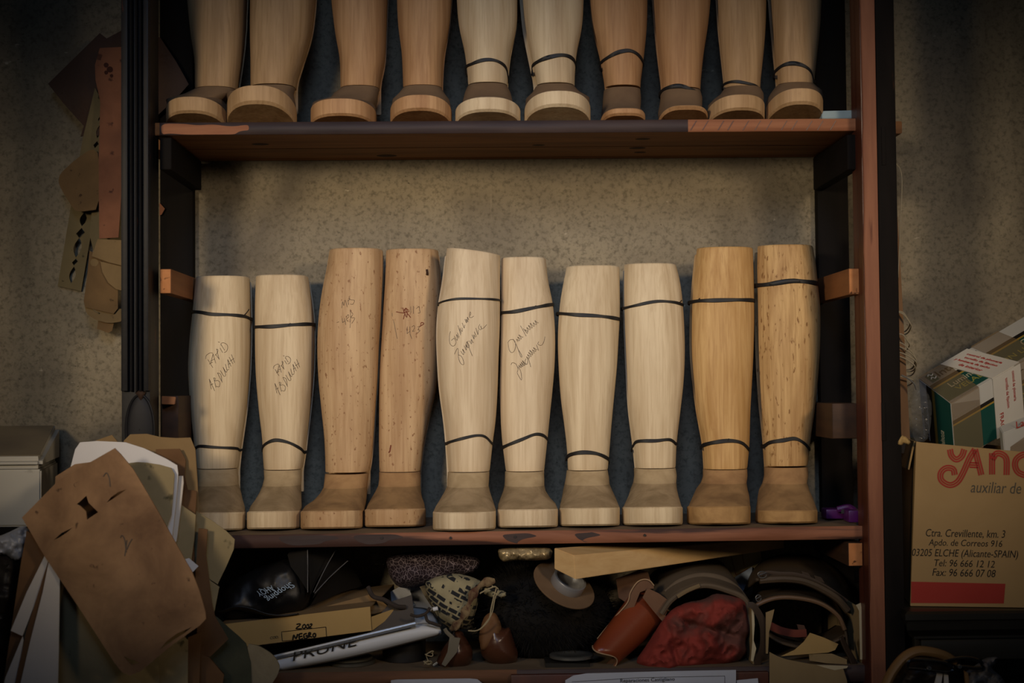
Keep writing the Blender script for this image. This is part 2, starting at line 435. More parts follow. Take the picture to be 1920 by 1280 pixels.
patch([(302, 231.5), (345, 232), (370, 235), (400, 233), (430, 237), (448, 236), (452, 235), (466, 234), (467, 244), (455, 245), (447, 247), (440, 252), (400, 252), (350, 252.5), (318, 250), (303, 252)], SH_U, M_shelfraw, 'bare orange patch of shelf edge')
for q in range(12):
    x = 1302+q*24+random.uniform(-5, 5); 
    sheet('saw_mark', [(x+5, 226), (x+6.5, 226), (x-4.5, 244), (x-6, 244)], -.0023, M_redbrown, unit, th=.0007, edge=30)
for (kx, ky, kw, kh, Yk) in ((488, 268, 16, 2.2, .10), (725, 292, 20, 3, .24), (1205, 262, 14, 2.4, .07), (1195, 281, 16, 2.5, .17), (1200, 289, 12, 2, .22), (1010, 274, 12, 1.6, .13)):
    c = P(kx, ky, Yk); z = zline(SH_U, c.x)-.0225
    rows = [[Vector((c.x+kw/1000*r*math.cos(t), min(.285, Yk+kw/1300*r*math.sin(t)), z-.0009*(1-r*r)-.0001)) for t in np.linspace(0, 2*PI, 20, endpoint=False)] for r in (.05, .6, 1)]
    obj('knot', grid_bm(rows, True), mat('dark_knot', '#2a170b', '#3c2412', scale=60), unit)
# middle shelf
sl = build_shelf(SH_M, .0235, None)
board(sl, [sl(0, .150, ex0=xi0, ex1=X(1613, 990, 0)), sl(.1515, .294, ex0=-.66, ex1=.655)], [M_dust], 'dusty middle shelf boards')
edge_strip(SH_M, [(300, 1614, woodx('shelf_edge_red', '#724630', '#92624a', speck='#3f2a24', speck_amt=.50, speck_scale=2, rough=.7), 'red-brown worn shelf edge')], .0235)
for a, b, yy in ((520, 640, 1003), (660, 760, 1001), (940, 1010, 999), (1075, 1130, 997)):
    patch([(a, yy+3), (a+30, yy+1), (b-20, yy), (b, yy+6), (b-30, yy+11), (b-40, yy+17), (a+30, yy+20), (a+10, yy+14)], SH_M, M_shelfdark, 'dark worn patch of shelf edge')
# bottom shelf
sl = build_shelf(SH_B, .03, None)
board(sl, [sl(0, .294, ex0=-.66, ex1=.655)], M_dust, 'dusty bottom shelf board')
edge_strip(SH_B, [(300, 960, woodx('bottom_edge_brown', '#4e3422', '#6e4a30', rough=.75), 'brown worn edge of bottom shelf'), (960, 1612, M_shelfdark, 'dark edge of bottom shelf')], .03)
for nx, ny, s in ((716, 1008, SH_M), (1209, 1003, SH_M), (966, 1006, SH_M), (845, 1008, SH_M)):
    c = P(nx, ny, -.002)
    obj('nail', tube_bm([c+Vector((0, .004, 0)), c+Vector((0, -.0015, 0))], .0024, 10, updir=(0, 0, 1)), mat('nail_iron', '#3a3634', rough=.5, metal=.6), unit)
# rear uprights
for a, b in ((300, 361.5), (1533, 1591)):
    x0, x1 = X(a, 400, .27), X(b, 400, .27)
    o = obj('rear_upright', box_bm(x0, x1, .27, .2955, ZB, ZT, .0015), M_darkwood, unit)
# cleats: a front end on the pixel rectangle, running back to the rear upright
def cleat(x0, y0, x1, y1, Y0, Y1, m, m2, bev=.002):
    a, b = P(x0, y0, Y0), P(x1, y1, Y0)
    o = obj('cleat', box_bm(a.x, b.x, Y0, Y1, b.z, a.z, bev), m, unit)
    obj('sawn_end', box_bm(a.x+.001, b.x-.001, Y0-.0008, Y0+.002, b.z+.001, a.z-.001, .0006), m2, o)['label'] = 'pale end grain'
    return o
M_cleatd = woodx('dark_cleat', '#2c1e14', '#402b1c', stretch=(9, 1, 12))
cleat(299.5, 504, 321, 550, -.004, .269, M_cleat, M_endgrain)
cleat(1591, 503, 1613, 552, -.004, .269, M_cleat, M_endgrain)
cleat(1590, 1017, 1618, 1061, -.002, .269, M_cleatd, M_endgrain)
cleat(1560, 756, 1610, 822, .03, .269, M_cleatd, M_cleatd)
cleat(303, 742, 335, 830, .06, .269, M_cleatd, M_cleatd)
cleat(299.5, 258, 322, 318, .002, .269, M_darkwood, M_darkwood)
cleat(1588, 252, 1612, 318, .002, .269, M_darkwood, M_darkwood)
o = obj('wood_scrap', hexa_bm([P(303, 742, .03), P(330, 744, .03), P(328, 758, .03), P(303, 758, .03), P(303, 742, .06), P(330, 744, .06), P(328, 758, .06), P(303, 758, .06)], .001), M_cleat, unit)
# red-brown board under the bottom shelf
a, b = P(958, 1263, -.006), P(1440, 1262, -.006)
obj('apron_board', box_bm(a.x, b.x, -.012, .004, a.z-.14, a.z-.001, .002), M_redbrown, unit)

# ------------------------------------------------------------------ boot trees
def crom(z, zs, vs):
    return float(np.interp(z, zs, vs))
def smooth_prof(zs, vs, n):
    pts = smoothline(list(zip(zs, vs)), 200); pts = sorted([(p[0], p[1]) for p in pts])
    zz = np.linspace(min(zs), max(zs), n)
    return zz, np.interp(zz, [p[0] for p in pts], [p[1] for p in pts])
def sgn(v): return -1 if v < 0 else 1
def supe(t, n):
    c, s = math.cos(t), math.sin(t)
    return sgn(c)*abs(c)**(2/n), sgn(s)*abs(s)**(2/n)
TREES = []
def boot_tree(label, group, shaft, foot, Yt, shelf_s, m_wood, m_instep, jy, lift, wallh=.031, bands=(), ext=None, calf_dx=.003, gap=.0015, toe_n=2.5, slant=0.0, writing=(), ny=2.5, m_toe=None, calf_top=-.008):
    """shaft: (row, left, right) outline of the leg, foot: the same below the ankle joint; Yt depth of the toe tip"""
    cxa = P((foot[-1][1]+foot[-1][2])/2, foot[-1][0], Yt+.06).x
    zs = zline(shelf_s, cxa)
    base = Vector((cxa, Yt+.12, zs))
    root = thing('boot_tree', label, 'boot tree', base, group)
    Yj, Yb = Yt+.112, Yt+.205
    R = []
    top_y, bot_y = shaft[0][0], shaft[-1][0]
    for (y, l, r) in shaft:
        t = (bot_y-y)/max(1, bot_y-top_y)
        yc = Yt+.160+.018*t
        a, b = P(l, y, yc), P(r, y, yc)
        R.append([(a.z+b.z)/2, (a.x+b.x)/2, (b.x-a.x)/2, yc])
    R.sort()
    if ext:                                       # the part of the leg above the frame
        z, cx, a, yc = R[-1]; d = (R[-1][1]-R[-2][1])/(R[-1][0]-R[-2][0])*.35
        for dz, k in ext: R.append([z+dz, cx+d*dz, a*k, yc+.012*dz/.3])
    zj = Z(cxa*0+(shaft[-1][1]+shaft[-1][2])/2, jy, Yj)
    zs_ = [r[0] for r in R]; n = 30
    zz, CX = smooth_prof(zs_, [r[1] for r in R], n); _, AA = smooth_prof(zs_, [r[2] for r in R], n); _, YC = smooth_prof(zs_, [r[3] for r in R], n)
    zt = zs_[-1]; amax = max(AA)
    def depth(z):
        h = (z-zj)/max(.05, zt-zj)
        return np.interp(h, [-.2, 0, .2, .5, .75, 1], [.092, .094, .104, .124, .122, .108])*(amax/.058)*.92
    def ring_at(z):
        return np.interp(z, zz, CX), np.interp(z, zz, AA), np.interp(z, zz, YC), depth(z)/2
    SEAM = .34                                     # the joint between the front and the rear half, as a share of the half depth
    th0 = math.asin(SEAM)
    def ring_pts(z, which, k=1.0, dx=0.0, n=ny, N=26):
        cx, a, yc, b = ring_at(z); out = []
        if which == 'front': ts = np.linspace(PI-(-th0*1.0), 2*PI+th0, N)      # through the front (-y)
        else: ts = np.linspace(th0, PI-th0, N)
        for t in ts:
            c, s = supe(t, n); out.append(Vector((cx+dx+a*k*c, yc+b*k*s, z+slant*(a*k*c) if z > zt-.002 else z)))
        return out
    def block(which, z0, z1, k=1.0, dx=0):
        lv = [z for z in np.linspace(z0+.003, z1-.004, 34)]
        rows = [ring_pts(z0, which, k*.985, dx), ]+[ring_pts(z, which, k, dx) for z in lv]+[ring_pts(z1-.0012, which, k*.992, dx), ring_pts(z1, which, k*.965, dx)]
        if slant:
            for r_ in rows:
                for p in r_:
                    f = max(0, (p.z-(z1-.12))/.12); p.z += slant*f*(p.x-np.interp(z1, zz, CX))
        return grid_bm(rows, True, True)
    sb = obj('shin_block', block('front', zj, zt), m_wood, root, angle=50)
    cb = obj('calf_block', block('rear', zj-.045, zt+calf_top, 1.0, calf_dx), m_wood, root, angle=50)
    # foot
    jcx, ja, jyc, jb = ring_at(zj)
    yseam = jyc+SEAM*jb-.001
    FR = sorted([(shaft[-1][0] if shaft[-1][0] > jy-12 else jy, shaft[-1][1], shaft[-1][2])]+list(foot))
    ys_, ls_, rs_ = [f[0] for f in FR], [f[1] for f in FR], [f[2] for f in FR]
    zw = zs+wallh
    H = zj-gap-zw
    fi = [(0, zs, 0), (.3, zs+wallh*.3, 0), (.6, zs+wallh*.6, 0), (1, zw-.0006, 0.0)]
    levels = [(zs, Yt+.006, 1), (zs+.003, Yt+.001, 1), (zs+wallh*.6, Yt, 1), (zw-.001, Yt+.001, 1), (zw+.0012, Yt+.004, 1),
              (zw+H*.14, Yt+.020, .8), (zw+H*.28, Yt+.042, .6), (zw+H*.45, Yt+.068, .35), (zw+H*.62, Yt+.088, .15), (zw+H*.8, Yt+.103, .05), (zj-gap, Yj+.002, 0)]
    rows = []; toe_l, toe_r = foot[-1][1], foot[-1][2]
    N = 44
    for i, (z, yf, lf) in enumerate(levels):
        if i >= len(levels)-1: cx, a = jcx, ja*.985
        else:
            py = proj((cxa, yf, z))[1]
            l, r = np.interp(py, ys_, ls_), np.interp(py, ys_, rs_)
            if i <= 3: l, r = toe_l+(1 if i == 0 else 0), toe_r-(1 if i == 0 else 0)
            yw_ = min(yf+.055, .17)
            A_, B_ = P(l, py, yw_), P(r, py, yw_); cx, a = (A_.x+B_.x)/2, (B_.x-A_.x)/2
        yw = min(yf+.075, yseam-.03) if i < len(levels)-1 else jyc-.004
        row = []
        for t in np.linspace(0, 2*PI, N, endpoint=False):
            c, s = supe(t, toe_n if i < 6 else ny)
            if s < 0: x, y = cx+a*c, yw+(yw-yf)*s
            else:
                y = min(yw+(yseam-yw)*s*1.05, yseam); g = (y-yw)/max(1e-4, yseam-yw)
                x = (cx+(jcx-cx)*g)+(a+(ja*.97-a)*g)*c
            zz_ = z+lift*lf*max(0, 1-(y-Yt)/.095)**1.5
            if i < 3: zz_ = z+lift*max(0, 1-(y-Yt)/.095)**1.5
            row.append(Vector((x, y, zz_)))
        rows.append(row)
    bm = grid_bm(rows, True, True)
    bm.faces.ensure_lookup_table()
    for f in bm.faces:
        c = f.calc_center_median()
        if c.z-lift*max(0, 1-(c.y-Yt)/.095)**1.5 > zw+.0006 and len(f.verts) == 4: f.material_index = 2 if c.z > zw+H*.62 else 1
    fb = obj('foot_block', bm, [m_toe or m_wood, m_instep, {'dusty_instep': I_neckg, 'dusty_brown_instep': I_neckb}.get(m_instep.name, m_instep)], root, angle=32)
    fb['label'] = 'foot block with dusty instep'
    def surf(px, py):
        y = Yt+.12
        for _ in range(6):
            p = P(px, py, y); cx, a, yc, b = ring_at(min(max(p.z, zz[0]), zt)); u = min(.995, abs(p.x-cx)/a)
            y = yc-b*(1-u**ny)**(1/ny)
        return P(px, py, y)
    for bi, bd in enumerate(bands):
        pts, tk = bd[0], bd[1]
        W = []
        for (x, y) in pts:
            q = surf(x, y); cx, a, yc, b = ring_at(max(q.z, zz[0])); W.append((max(-1, min(1, (q.x-cx)/a)), q.z))
        W.sort(); W = [(q[0], q[1]) for q in smoothline([(q[0], q[1]*12) for q in W], 60)]; W = sorted((a_, b_/12) for a_, b_ in W)
        us, vs = [q[0] for q in W], [q[1] for q in W]
        loop = []
        for t in np.linspace(0, 2*PI, 90, endpoint=False):
            c, s = supe(t, ny); zf = np.interp(c, us, vs)
            z = zf if s <= 0 else vs[0]+(vs[-1]-vs[0])*(c+1)/2
            if s > 0: z = z*(1-0)+0
            cx, a, yc, b = ring_at(max(z, zz[0]))
            loop.append(Vector((cx+(a+.0009)*c+calf_dx*max(0, s), yc+(b+.0009)*s, z)))
        r = (tk+.6)/2/1000
        nn = len(loop); rws = []
        jit = [1+.25*nz(i*.12, bi, 1, 8) for i in range(nn)]
        for i, p in enumerate(loop):
            cx, a, yc, b = ring_at(max(p.z, zz[0])); o_ = Vector((p.x-cx, p.y-yc, 0)).normalized()
            rr = r*jit[i]
            rws.append([p+Vector((0, 0, rr)), p+o_*.0010+Vector((0, 0, rr*.8)), p+o_*.0010-Vector((0, 0, rr*.8)), p-Vector((0, 0, rr)), p-o_*.0008])
        rws.append(rws[0]); bb = grid_bm(rws, True)
        bmesh.ops.remove_doubles(bb, verts=bb.verts[:], dist=1e-7)
        for kn in bd[2:]:                         # loose knot ends
            tube_bm([surf(x, y)+Vector((0, -.0012, 0)) for x, y in kn], .0011, 5, bm=bb)
        obj('rubber_band', bb, M_band, root, angle=50)
    for nm, lines, r_, mm in writing:
        strokes(nm, lines, r_, surf, mm, root)
    root['_'] = 0; del root['_']
    return root

# woods
def last_wood(n, c1, c2, **k): return wood(n, c1, c2, scale=k.pop('scale', 2.2), **k)
W_pale = [last_wood('pale_limewood_%d' % i, a, b, contrast=.3, grain='#9a7c55', gamt=.26) for i, (a, b) in enumerate((('#baa381', '#d6c29f'), ('#bea885', '#d9c6a3'), ('#c1ab8a', '#dac7a6')))]
W_tan = last_wood('tan_limewood', '#b58c5c', '#cfa877', contrast=.36)
W_dirty = last_wood('soiled_tan_wood', '#aa8861', '#caab82', contrast=.3, grain='#8a6540', gamt=.3, speck='#8a6443', speck_amt=.63, speck_scale=150, sstretch=(1.1, 1.1, .7))
W_honey = last_wood('honey_wood', '#b08852', '#cda870', contrast=.3, scale=4, grain='#94693a', gamt=.4)
W_honeyd = last_wood('figured_honey_wood', '#a98455', '#c9a671', contrast=.3, scale=4, grain='#86602f', gamt=.42, speck='#856037', speck_amt=.62, speck_scale=95, sstretch=(1.8, 1.8, .6))
W_up = last_wood('warm_tan_wood', '#a08059', '#be9d74', contrast=.3, grain='#82603e', gamt=.32)
W_upo = last_wood('orange_tan_wood', '#a27850', '#be966b', contrast=.3, grain='#825a37', gamt=.32)
I_grey = mat('dusty_instep', '#7e6b4e', '#a08b6b', rough=.95, scale=22, contrast=.3)
I_brown = mat('dusty_brown_instep', '#755a3b', '#94754e', rough=.95, scale=22, contrast=.3)
I_neckg = mat('ankle_pale_dust', '#978261', '#b09b78', rough=.9, scale=22, contrast=.3)
I_neckb = mat('ankle_brown_dust', '#8a6946', '#a58258', rough=.9, scale=22, contrast=.3)
I_toeb = mat('rubbed_honey_toe', '#8f6d44', '#b18d5c', rough=.8, scale=24, contrast=.3)
I_dark = mat('dark_dusty_instep', '#6c5641', '#7d654b', rough=.95, scale=20)
def S_(a): return a

GM = 'wooden boot trees on the middle shelf'
GU = 'wooden boot trees on the top shelf'
def cr(x0, y0, s, *ls): return [[(x0+x/s, y0+y/s) for x, y in l] for l in ls]
farid = cr(370, 620, 9.145,
    [(145, 480), (150, 430), (180, 400), (230, 375), (270, 385)], [(180, 490), (265, 630)], [(205, 570), (265, 535)],
    [(230, 560), (270, 395), (315, 555)], [(225, 520), (300, 480)], [(330, 310), (375, 490)], [(330, 310), (355, 330), (345, 370), (305, 420)], [(320, 410), (378, 490)],
    [(390, 295), (435, 375)], [(355, 190), (385, 196)], [(410, 240), (470, 335)], [(405, 250), (410, 215), (450, 205), (500, 230), (522, 270), (515, 320), (490, 360), (460, 370)])
abdul = cr(370, 620, 9.145,
    [(240, 1000), (205, 825), (298, 1030)], [(225, 930), (270, 905)], [(280, 805), (320, 970)], [(280, 805), (310, 815), (300, 860), (345, 850), (385, 880), (385, 930), (370, 960), (325, 950)],
    [(345, 720), (430, 885)], [(345, 720), (395, 740), (415, 800), (420, 860), (430, 885)], [(395, 680), (450, 770), (480, 775), (480, 730), (440, 620)],
    [(440, 620), (490, 710), (510, 695)], [(480, 570), (510, 680), (545, 655)], [(545, 640), (520, 490), (580, 610)], [(525, 575), (570, 555)],
    [(585, 405), (640, 545)], [(545, 450), (610, 565)], [(565, 520), (630, 470)])
def mv(ls, ax, ay, bx, by, k=1): return [[(bx+(x-ax)*k, by+(y-ay)*k) for x, y in l] for l in ls]
def zig(a, b, n, amp, skew=.35):
    ax, ay = a; bx, by = b; dx, dy = (bx-ax)/n, (by-ay)/n; L_ = math.hypot(dx, dy); ux, uy = dx/L_, dy/L_; vx, vy = uy, -ux
    pts = []
    for i in range(n):
        h = amp*(.7+.6*((i*37) % 7)/7)
        pts += [(ax+dx*i, ay+dy*i), (ax+dx*(i+.3)-vx*h*0+(-vx)*0+vx*h+ux*h*0, ay+dy*(i+.3)+vy*h), (ax+dx*(i+.6), ay+dy*(i+.6))]
    return pts+[(bx, by)]
g5 = cr(820, 570, 8.532,
    [(210, 435), (195, 500), (195, 600), (215, 650), (250, 672), (285, 650), (300, 600), (270, 545)], [(225, 580), (270, 540)],
    [(270, 510), (315, 580), (320, 540), (305, 480), (345, 550)], [(320, 455), (350, 530)], [(330, 340), (375, 495)], [(355, 400), (385, 470)],
    [(360, 380), (395, 440), (400, 400), (390, 375)], [(398, 300), (430, 385), (440, 330)], [(440, 240), (470, 305), (460, 235), (490, 290), (478, 200), (500, 250)], [(510, 180), (525, 122), (535, 160), (510, 200), (545, 215), (582, 190)],
    [(275, 800), (290, 765), (330, 705), (340, 860), (370, 940), (410, 970), (425, 940), (390, 840), (340, 810)], [(375, 750), (415, 810), (420, 770), (400, 715), (445, 780)],
    [(430, 665), (465, 740), (455, 640), (490, 700)], [(500, 590), (462, 620), (475, 690), (515, 680), (470, 600), (560, 830)], [(515, 585), (550, 640), (540, 560), (575, 620)],
    [(555, 490), (590, 560), (580, 490), (610, 530)], [(590, 440), (625, 520)], [(615, 380), (650, 490), (655, 410)], [(680, 320), (660, 370), (675, 405), (705, 400), (690, 340), (720, 395), (790, 328)])
g6 = cr(820, 570, 8.532,
    [(1130, 610), (1165, 570), (1225, 575), (1252, 650), (1235, 740), (1190, 775), (1150, 730), (1130, 610)], [(1215, 560), (1280, 690), (1330, 830), (1355, 850), (1340, 800), (1290, 720)],
    zig((1290, 600), (1370, 520), 3, 70), [(1330, 345), (1420, 510)], [(1375, 390), (1440, 470), (1450, 420)], zig((1420, 450), (1620, 290), 6, 65),
    [(1180, 970), (1200, 935), (1260, 960), (1290, 1040), (1280, 1100), (1320, 1180), (1350, 1210), (1335, 1080), (1290, 1000)], zig((1320, 1020), (1420, 960), 4, 70),
    [(1420, 870), (1400, 930), (1440, 960), (1450, 860), (1495, 1005)], zig((1450, 880), (1600, 720), 6, 70), [(1585, 650), (1620, 740)], [(1620, 600), (1610, 640), (1660, 660), (1700, 610), (1722, 520)])
m3 = cr(620, 540, 9.6, [(200, 360), (215, 240), (235, 320), (260, 210), (298, 340)], [(310, 210), (322, 300)], [(315, 190), (345, 190), (320, 230)], [(330, 150), (350, 205), (420, 215), (425, 245), (395, 290), (350, 285)],
    [(205, 540), (215, 620), (262, 585)], [(250, 540), (272, 660)], [(280, 520), (315, 475), (325, 520), (285, 560), (310, 600)], [(355, 380), (358, 560), (350, 710)], [(370, 430), (400, 470), (365, 530), (435, 540), (380, 635)], [(110, 620), (150, 605)])
m4a = cr(620, 540, 9.6, [(1295, 350), (1370, 530), (1365, 350), (1310, 440), (1420, 410), (1330, 380), (1440, 530)], [(1180, 425), (1250, 440), (1330, 450)], [(1310, 560), (1330, 470)], [(1600, 690), (1680, 640), (1630, 620), (1620, 690)])
m4b = cr(620, 540, 9.6, [(1440, 330), (1445, 450)], [(1490, 320), (1490, 460)], [(1540, 370), (1590, 330), (1600, 390), (1610, 440), (1570, 450)], [(1380, 690), (1375, 820), (1430, 770)], [(1425, 690), (1430, 830), (1460, 910)],
    [(1460, 700), (1500, 670), (1510, 720), (1470, 780), (1510, 770)], [(1560, 700), (1600, 690), (1570, 750), (1610, 760), (1560, 810)], [(1105, 440), (1110, 510)], [(1130, 570), (1155, 690), (1180, 830), (1200, 910)])

boot_tree('pale boot tree with pencilled capitals, leftmost on middle shelf behind the papers', GM,
  [(520, 369, 467), (584, 363, 469), (640, 357, 469), (694, 354.7, 467), (752, 358, 462.5), (796, 362, 457), (841, 366.7, 450.5), (879, 371, 446)],
  [(908, 371, 446.5), (934, 365, 449), (961, 352, 457), (990, 350, 457.5)], .03, SH_M, W_pale[1], I_grey, 879, .006,
  bands=[([(362, 584), (375, 585), (398, 589), (430, 590), (458, 593), (468, 597)], 5.5, [(457, 592), (462, 587), (467, 580)]), ([(367, 840), (375, 836), (400, 838), (440, 840), (449, 844)], 5)],
  writing=[('pencil_writing', farid+abdul, .0004, M_pencil)])
boot_tree('pale boot tree with pencilled capitals, directly left of the soiled tan pair', GM,
  [(518, 480.8, 577), (573, 479, 585), (614, 479, 588.6), (663, 479.4, 588.6), (716, 481.6, 586), (774, 487, 580.5), (819, 492.3, 575), (854, 494, 570.7), (881, 496, 566)],
  [(908, 493.7, 562.7), (930, 485, 562), (957, 467, 563), (988, 462.5, 563)], .04, SH_M, W_pale[0], I_grey, 881, .006,
  bands=[([(479, 613), (510, 612), (545, 609), (588, 608)], 6, [(540, 610), (545, 606)]), ([(492, 845), (496, 834), (515, 825), (540, 829), (562, 840), (571, 848)], 6)],
  writing=[('pencil_writing', mv(farid, 386, 640, 513, 666, .78)+mv(abdul, 392, 665, 515, 674, .98), .0004, M_pencil)])
boot_tree('soiled tan boot tree without bands, toe turned left, with a gap above its foot', GM,
  [(469, 618, 717.7), (507, 611.7, 717.7), (551, 603, 716), (596, 597.5, 714), (649, 595, 710.6), (707, 597, 708), (761, 602, 704), (819, 608, 700), (863, 610, 696), (885, 610, 692)],
  [(919, 607, 687), (939, 592, 685), (957, 566, 682), (990, 562.7, 680)], .03, SH_M, W_dirty, I_brown, 886, .006, gap=.004,
  writing=[('pencil_writing', m3, .00038, M_pencil)])
boot_tree('soiled tan boot tree without bands, with reddish scribble and dark knot near its top', GM,
  [(470, 723, 821.7), (529, 721, 827), (574, 718, 826), (627, 714.7, 824.8), (689, 711, 821.6), (730, 710, 817), (774, 710, 807), (832, 710, 795), (885, 711, 788)],
  [(917, 707.6, 787), (934, 698, 789), (954, 686.7, 796), (984, 682, 797.6)], .05, SH_M, W_dirty, I_brown, 885, .006,
  writing=[('red_scribble', m4a, .0008, M_redpencil), ('pencil_writing', m4b, .00038, M_pencil),
           ('dark_knot', [[(800, 505), (801, 512), (801, 516)]], .0026, mat('dark_knot', '#2a170b')), ('dent', [[(733, 834), (731, 846), (729, 848)]], .0013, M_redpencil)])
boot_tree('pale boot tree with slanted cut top and cursive pencil writing, middle shelf', GM,
  [(473, 836, 937.5), (529, 829, 937.5), (569, 821.8, 937.5), (618, 818, 937), (672, 819.4, 934.8), (730, 823.4, 933), (787, 831.4, 929.4), (832, 836, 923.6), (885, 839.5, 918)],
  [(917, 838.6, 916), (934, 829, 920.5), (961, 812.7, 930), (994, 811, 930)], -.02, SH_M, W_pale[2], I_grey, 885, .004, slant=-.07, calf_dx=-.004,
  bands=[([(820, 570), (835, 564), (860, 560), (900, 560), (937, 563)], 3.5), ([(836, 832), (845, 828), (870, 821), (895, 816), (910, 819), (923, 832)], 5)],
  writing=[('pencil_writing', g5, .00038, M_pencil)])
boot_tree('pale boot tree leaning right with cursive writing, right of the slant-topped one', GM,
  [(485, 938, 1023), (529, 937.5, 1028), (574, 937.5, 1037), (627, 936.6, 1040.8), (680, 935.7, 1040), (730, 934.8, 1036), (778, 936, 1031), (823, 939, 1026.5), (854, 943, 1023), (885, 947, 1019.4)],
  [(919, 946, 1020.8), (934, 940.6, 1027.4), (954, 933, 1046), (988, 932, 1047)], .0, SH_M, W_pale[2], I_grey, 884, .006,
  bands=[([(938, 587), (965, 584), (1000, 577), (1037, 571)], 6, [(1000, 577), (1005, 573)]), ([(941, 839), (955, 833), (980, 823), (1003, 814), (1018, 816), (1026, 823)], 6, [(990, 820), (994, 815)])],
  writing=[('pencil_writing', g6, .00038, M_pencil)])
boot_tree('short pale boot tree without writing, its lower band just above the ankle joint', GM,
  [(501, 1059, 1160.8), (551, 1049, 1161.6), (591, 1044, 1161.6), (640, 1042, 1159), (689, 1043.6, 1156), (743, 1047.6, 1151), (796, 1054.7, 1146), (841, 1060, 1142.5), (881, 1062, 1139)],
  [(908, 1059, 1141), (934, 1055.6, 1153.6), (957, 1050, 1162.5), (986, 1048.5, 1163)], .01, SH_M, W_pale[1], I_grey, 882, .006,
  bands=[([(1044, 588), (1080, 590), (1120, 592), (1160, 598)], 6), ([(1060, 862), (1068, 853), (1090, 848), (1118, 850), (1140, 860), (1142, 868)], 7)])
boot_tree('pale blank boot tree left of the tall honey pair, with oval grain at its top', GM,
  [(497, 1166, 1266), (529, 1165.6, 1274), (569, 1165.6, 1279), (618, 1167, 1282), (663, 1169, 1282.8), (716, 1171.4, 1280.6), (770, 1175, 1274.8), (832, 1183, 1267.7), (879, 1188, 1265.9)],
  [(908, 1187.5, 1266.7), (930, 1182.6, 1271.7), (957, 1170.5, 1279), (986, 1168, 1281)], .01, SH_M, W_pale[1], I_grey, 878, .006, calf_dx=.002,
  bands=[([(1166, 579), (1190, 573), (1230, 565), (1260, 566), (1279, 571)], 5, [(1272, 569), (1278, 563)]), ([(1183, 845), (1188, 835), (1197, 827), (1230, 826), (1255, 824), (1267, 832)], 6)])
boot_tree('tall honey coloured boot tree, left one of the honey pair', GM,
  [(467, 1301, 1409.7), (520, 1295.6, 1411.4), (565, 1292, 1412), (609, 1290.7, 1412), (663, 1291, 1410.5), (716, 1295.6, 1408), (774, 1303, 1405), (832, 1313.5, 1403.4), (881, 1317, 1399)],
  [(905, 1315.7, 1397), (930, 1304.5, 1404.8), (957, 1293, 1407.4), (982, 1291, 1408)], .01, SH_M, W_honey, I_brown, 880, .005, m_toe=I_toeb,
  bands=[([(1292, 567), (1310, 564), (1340, 563), (1380, 562), (1412, 563)], 6.5, [(1308, 564), (1312, 559)]), ([(1314, 840), (1320, 834), (1340, 829), (1368, 826), (1390, 830), (1404, 843)], 7, [(1364, 826), (1367, 822)])])
boot_tree('tall honey boot tree with dark grain figure, rightmost on the middle shelf', GM,
  [(463, 1413.7, 1521.5), (498, 1412.8, 1527), (529, 1412.8, 1530), (582, 1413.7, 1535), (640, 1414.6, 1534.8), (698, 1417, 1531.7), (761, 1421, 1526), (819, 1427.5, 1518), (874, 1431.5, 1511.7)],
  [(908, 1430, 1510), (934, 1424.8, 1522.8), (961, 1421, 1532), (980, 1420.5, 1533)], .01, SH_M, W_honeyd, I_brown, 874, .005, m_toe=I_toeb, gap=.0035, wallh=.022,
  bands=[([(1414, 536), (1440, 533), (1480, 527), (1500, 527), (1530, 531)], 8), ([(1427, 837), (1445, 829), (1470, 825), (1490, 822), (1505, 829), (1517, 842)], 7)])

EXT = [(.05, 1.05), (.12, 1.09), (.2, 1.05), (.3, .92)]
EXT2 = [(.06, 1.03), (.14, 1.05), (.22, 1.0), (.3, .9)]
def ufoot(l, r, top, al, ar, bot=227): return [(top-3, al-2+.35*(l-al), ar+2+.35*(r-ar)), (top, l+3, r-3), (bot, l, r)]
boot_tree('tan boot tree with toe pointing left, leftmost on the top shelf', GU,
  [(0, 352.5, 461.5), (64, 358.4, 458.5), (115, 366, 453), (160, 367, 445.7)], ufoot(311, 424, 176, 367, 446), .005, SH_U, W_up, I_dark, 160, .021, ext=EXT2, wallh=.028)
boot_tree('tan boot tree with thick raised toe, second from the left on the top shelf', GU,
  [(0, 470, 591), (64, 469.4, 583.5), (115, 470.7, 568), (156, 471, 555)], ufoot(425, 554, 161, 471, 552), -.005, SH_U, W_up, I_dark, 156, .036, ext=EXT2, wallh=.031)
boot_tree('tan boot tree with broad low toe, third from the left on the top shelf', GU,
  [(0, 620.5, 726.4), (64, 628, 724), (115, 637, 721), (158, 638.4, 712)], ufoot(581.5, 704, 184, 638, 705), .01, SH_U, W_upo, I_dark, 158, .015, ext=EXT, wallh=.03)
boot_tree('orange tan boot tree without band, left of the two paler ones on the top shelf', GU,
  [(0, 743, 847), (52, 745.5, 842), (104, 752.5, 832.5), (157, 755, 829)], ufoot(731, 847, 178, 755, 829), .0, SH_U, W_upo, I_dark, 157, .022, ext=EXT, wallh=.027)
boot_tree('paler boot tree with black band, above the slant-topped one on the top shelf', GU,
  [(0, 854, 970), (52, 858, 968.7), (104, 869.7, 957), (153, 876, 952)], ufoot(853, 976.5, 186, 876, 952), .0, SH_U, W_pale[0], I_dark, 153, .019, ext=EXT, wallh=.025,
  bands=[([(870, 152), (873, 130), (885, 120), (905, 113), (920, 112), (935, 116), (948, 127), (956, 148)], 6)])
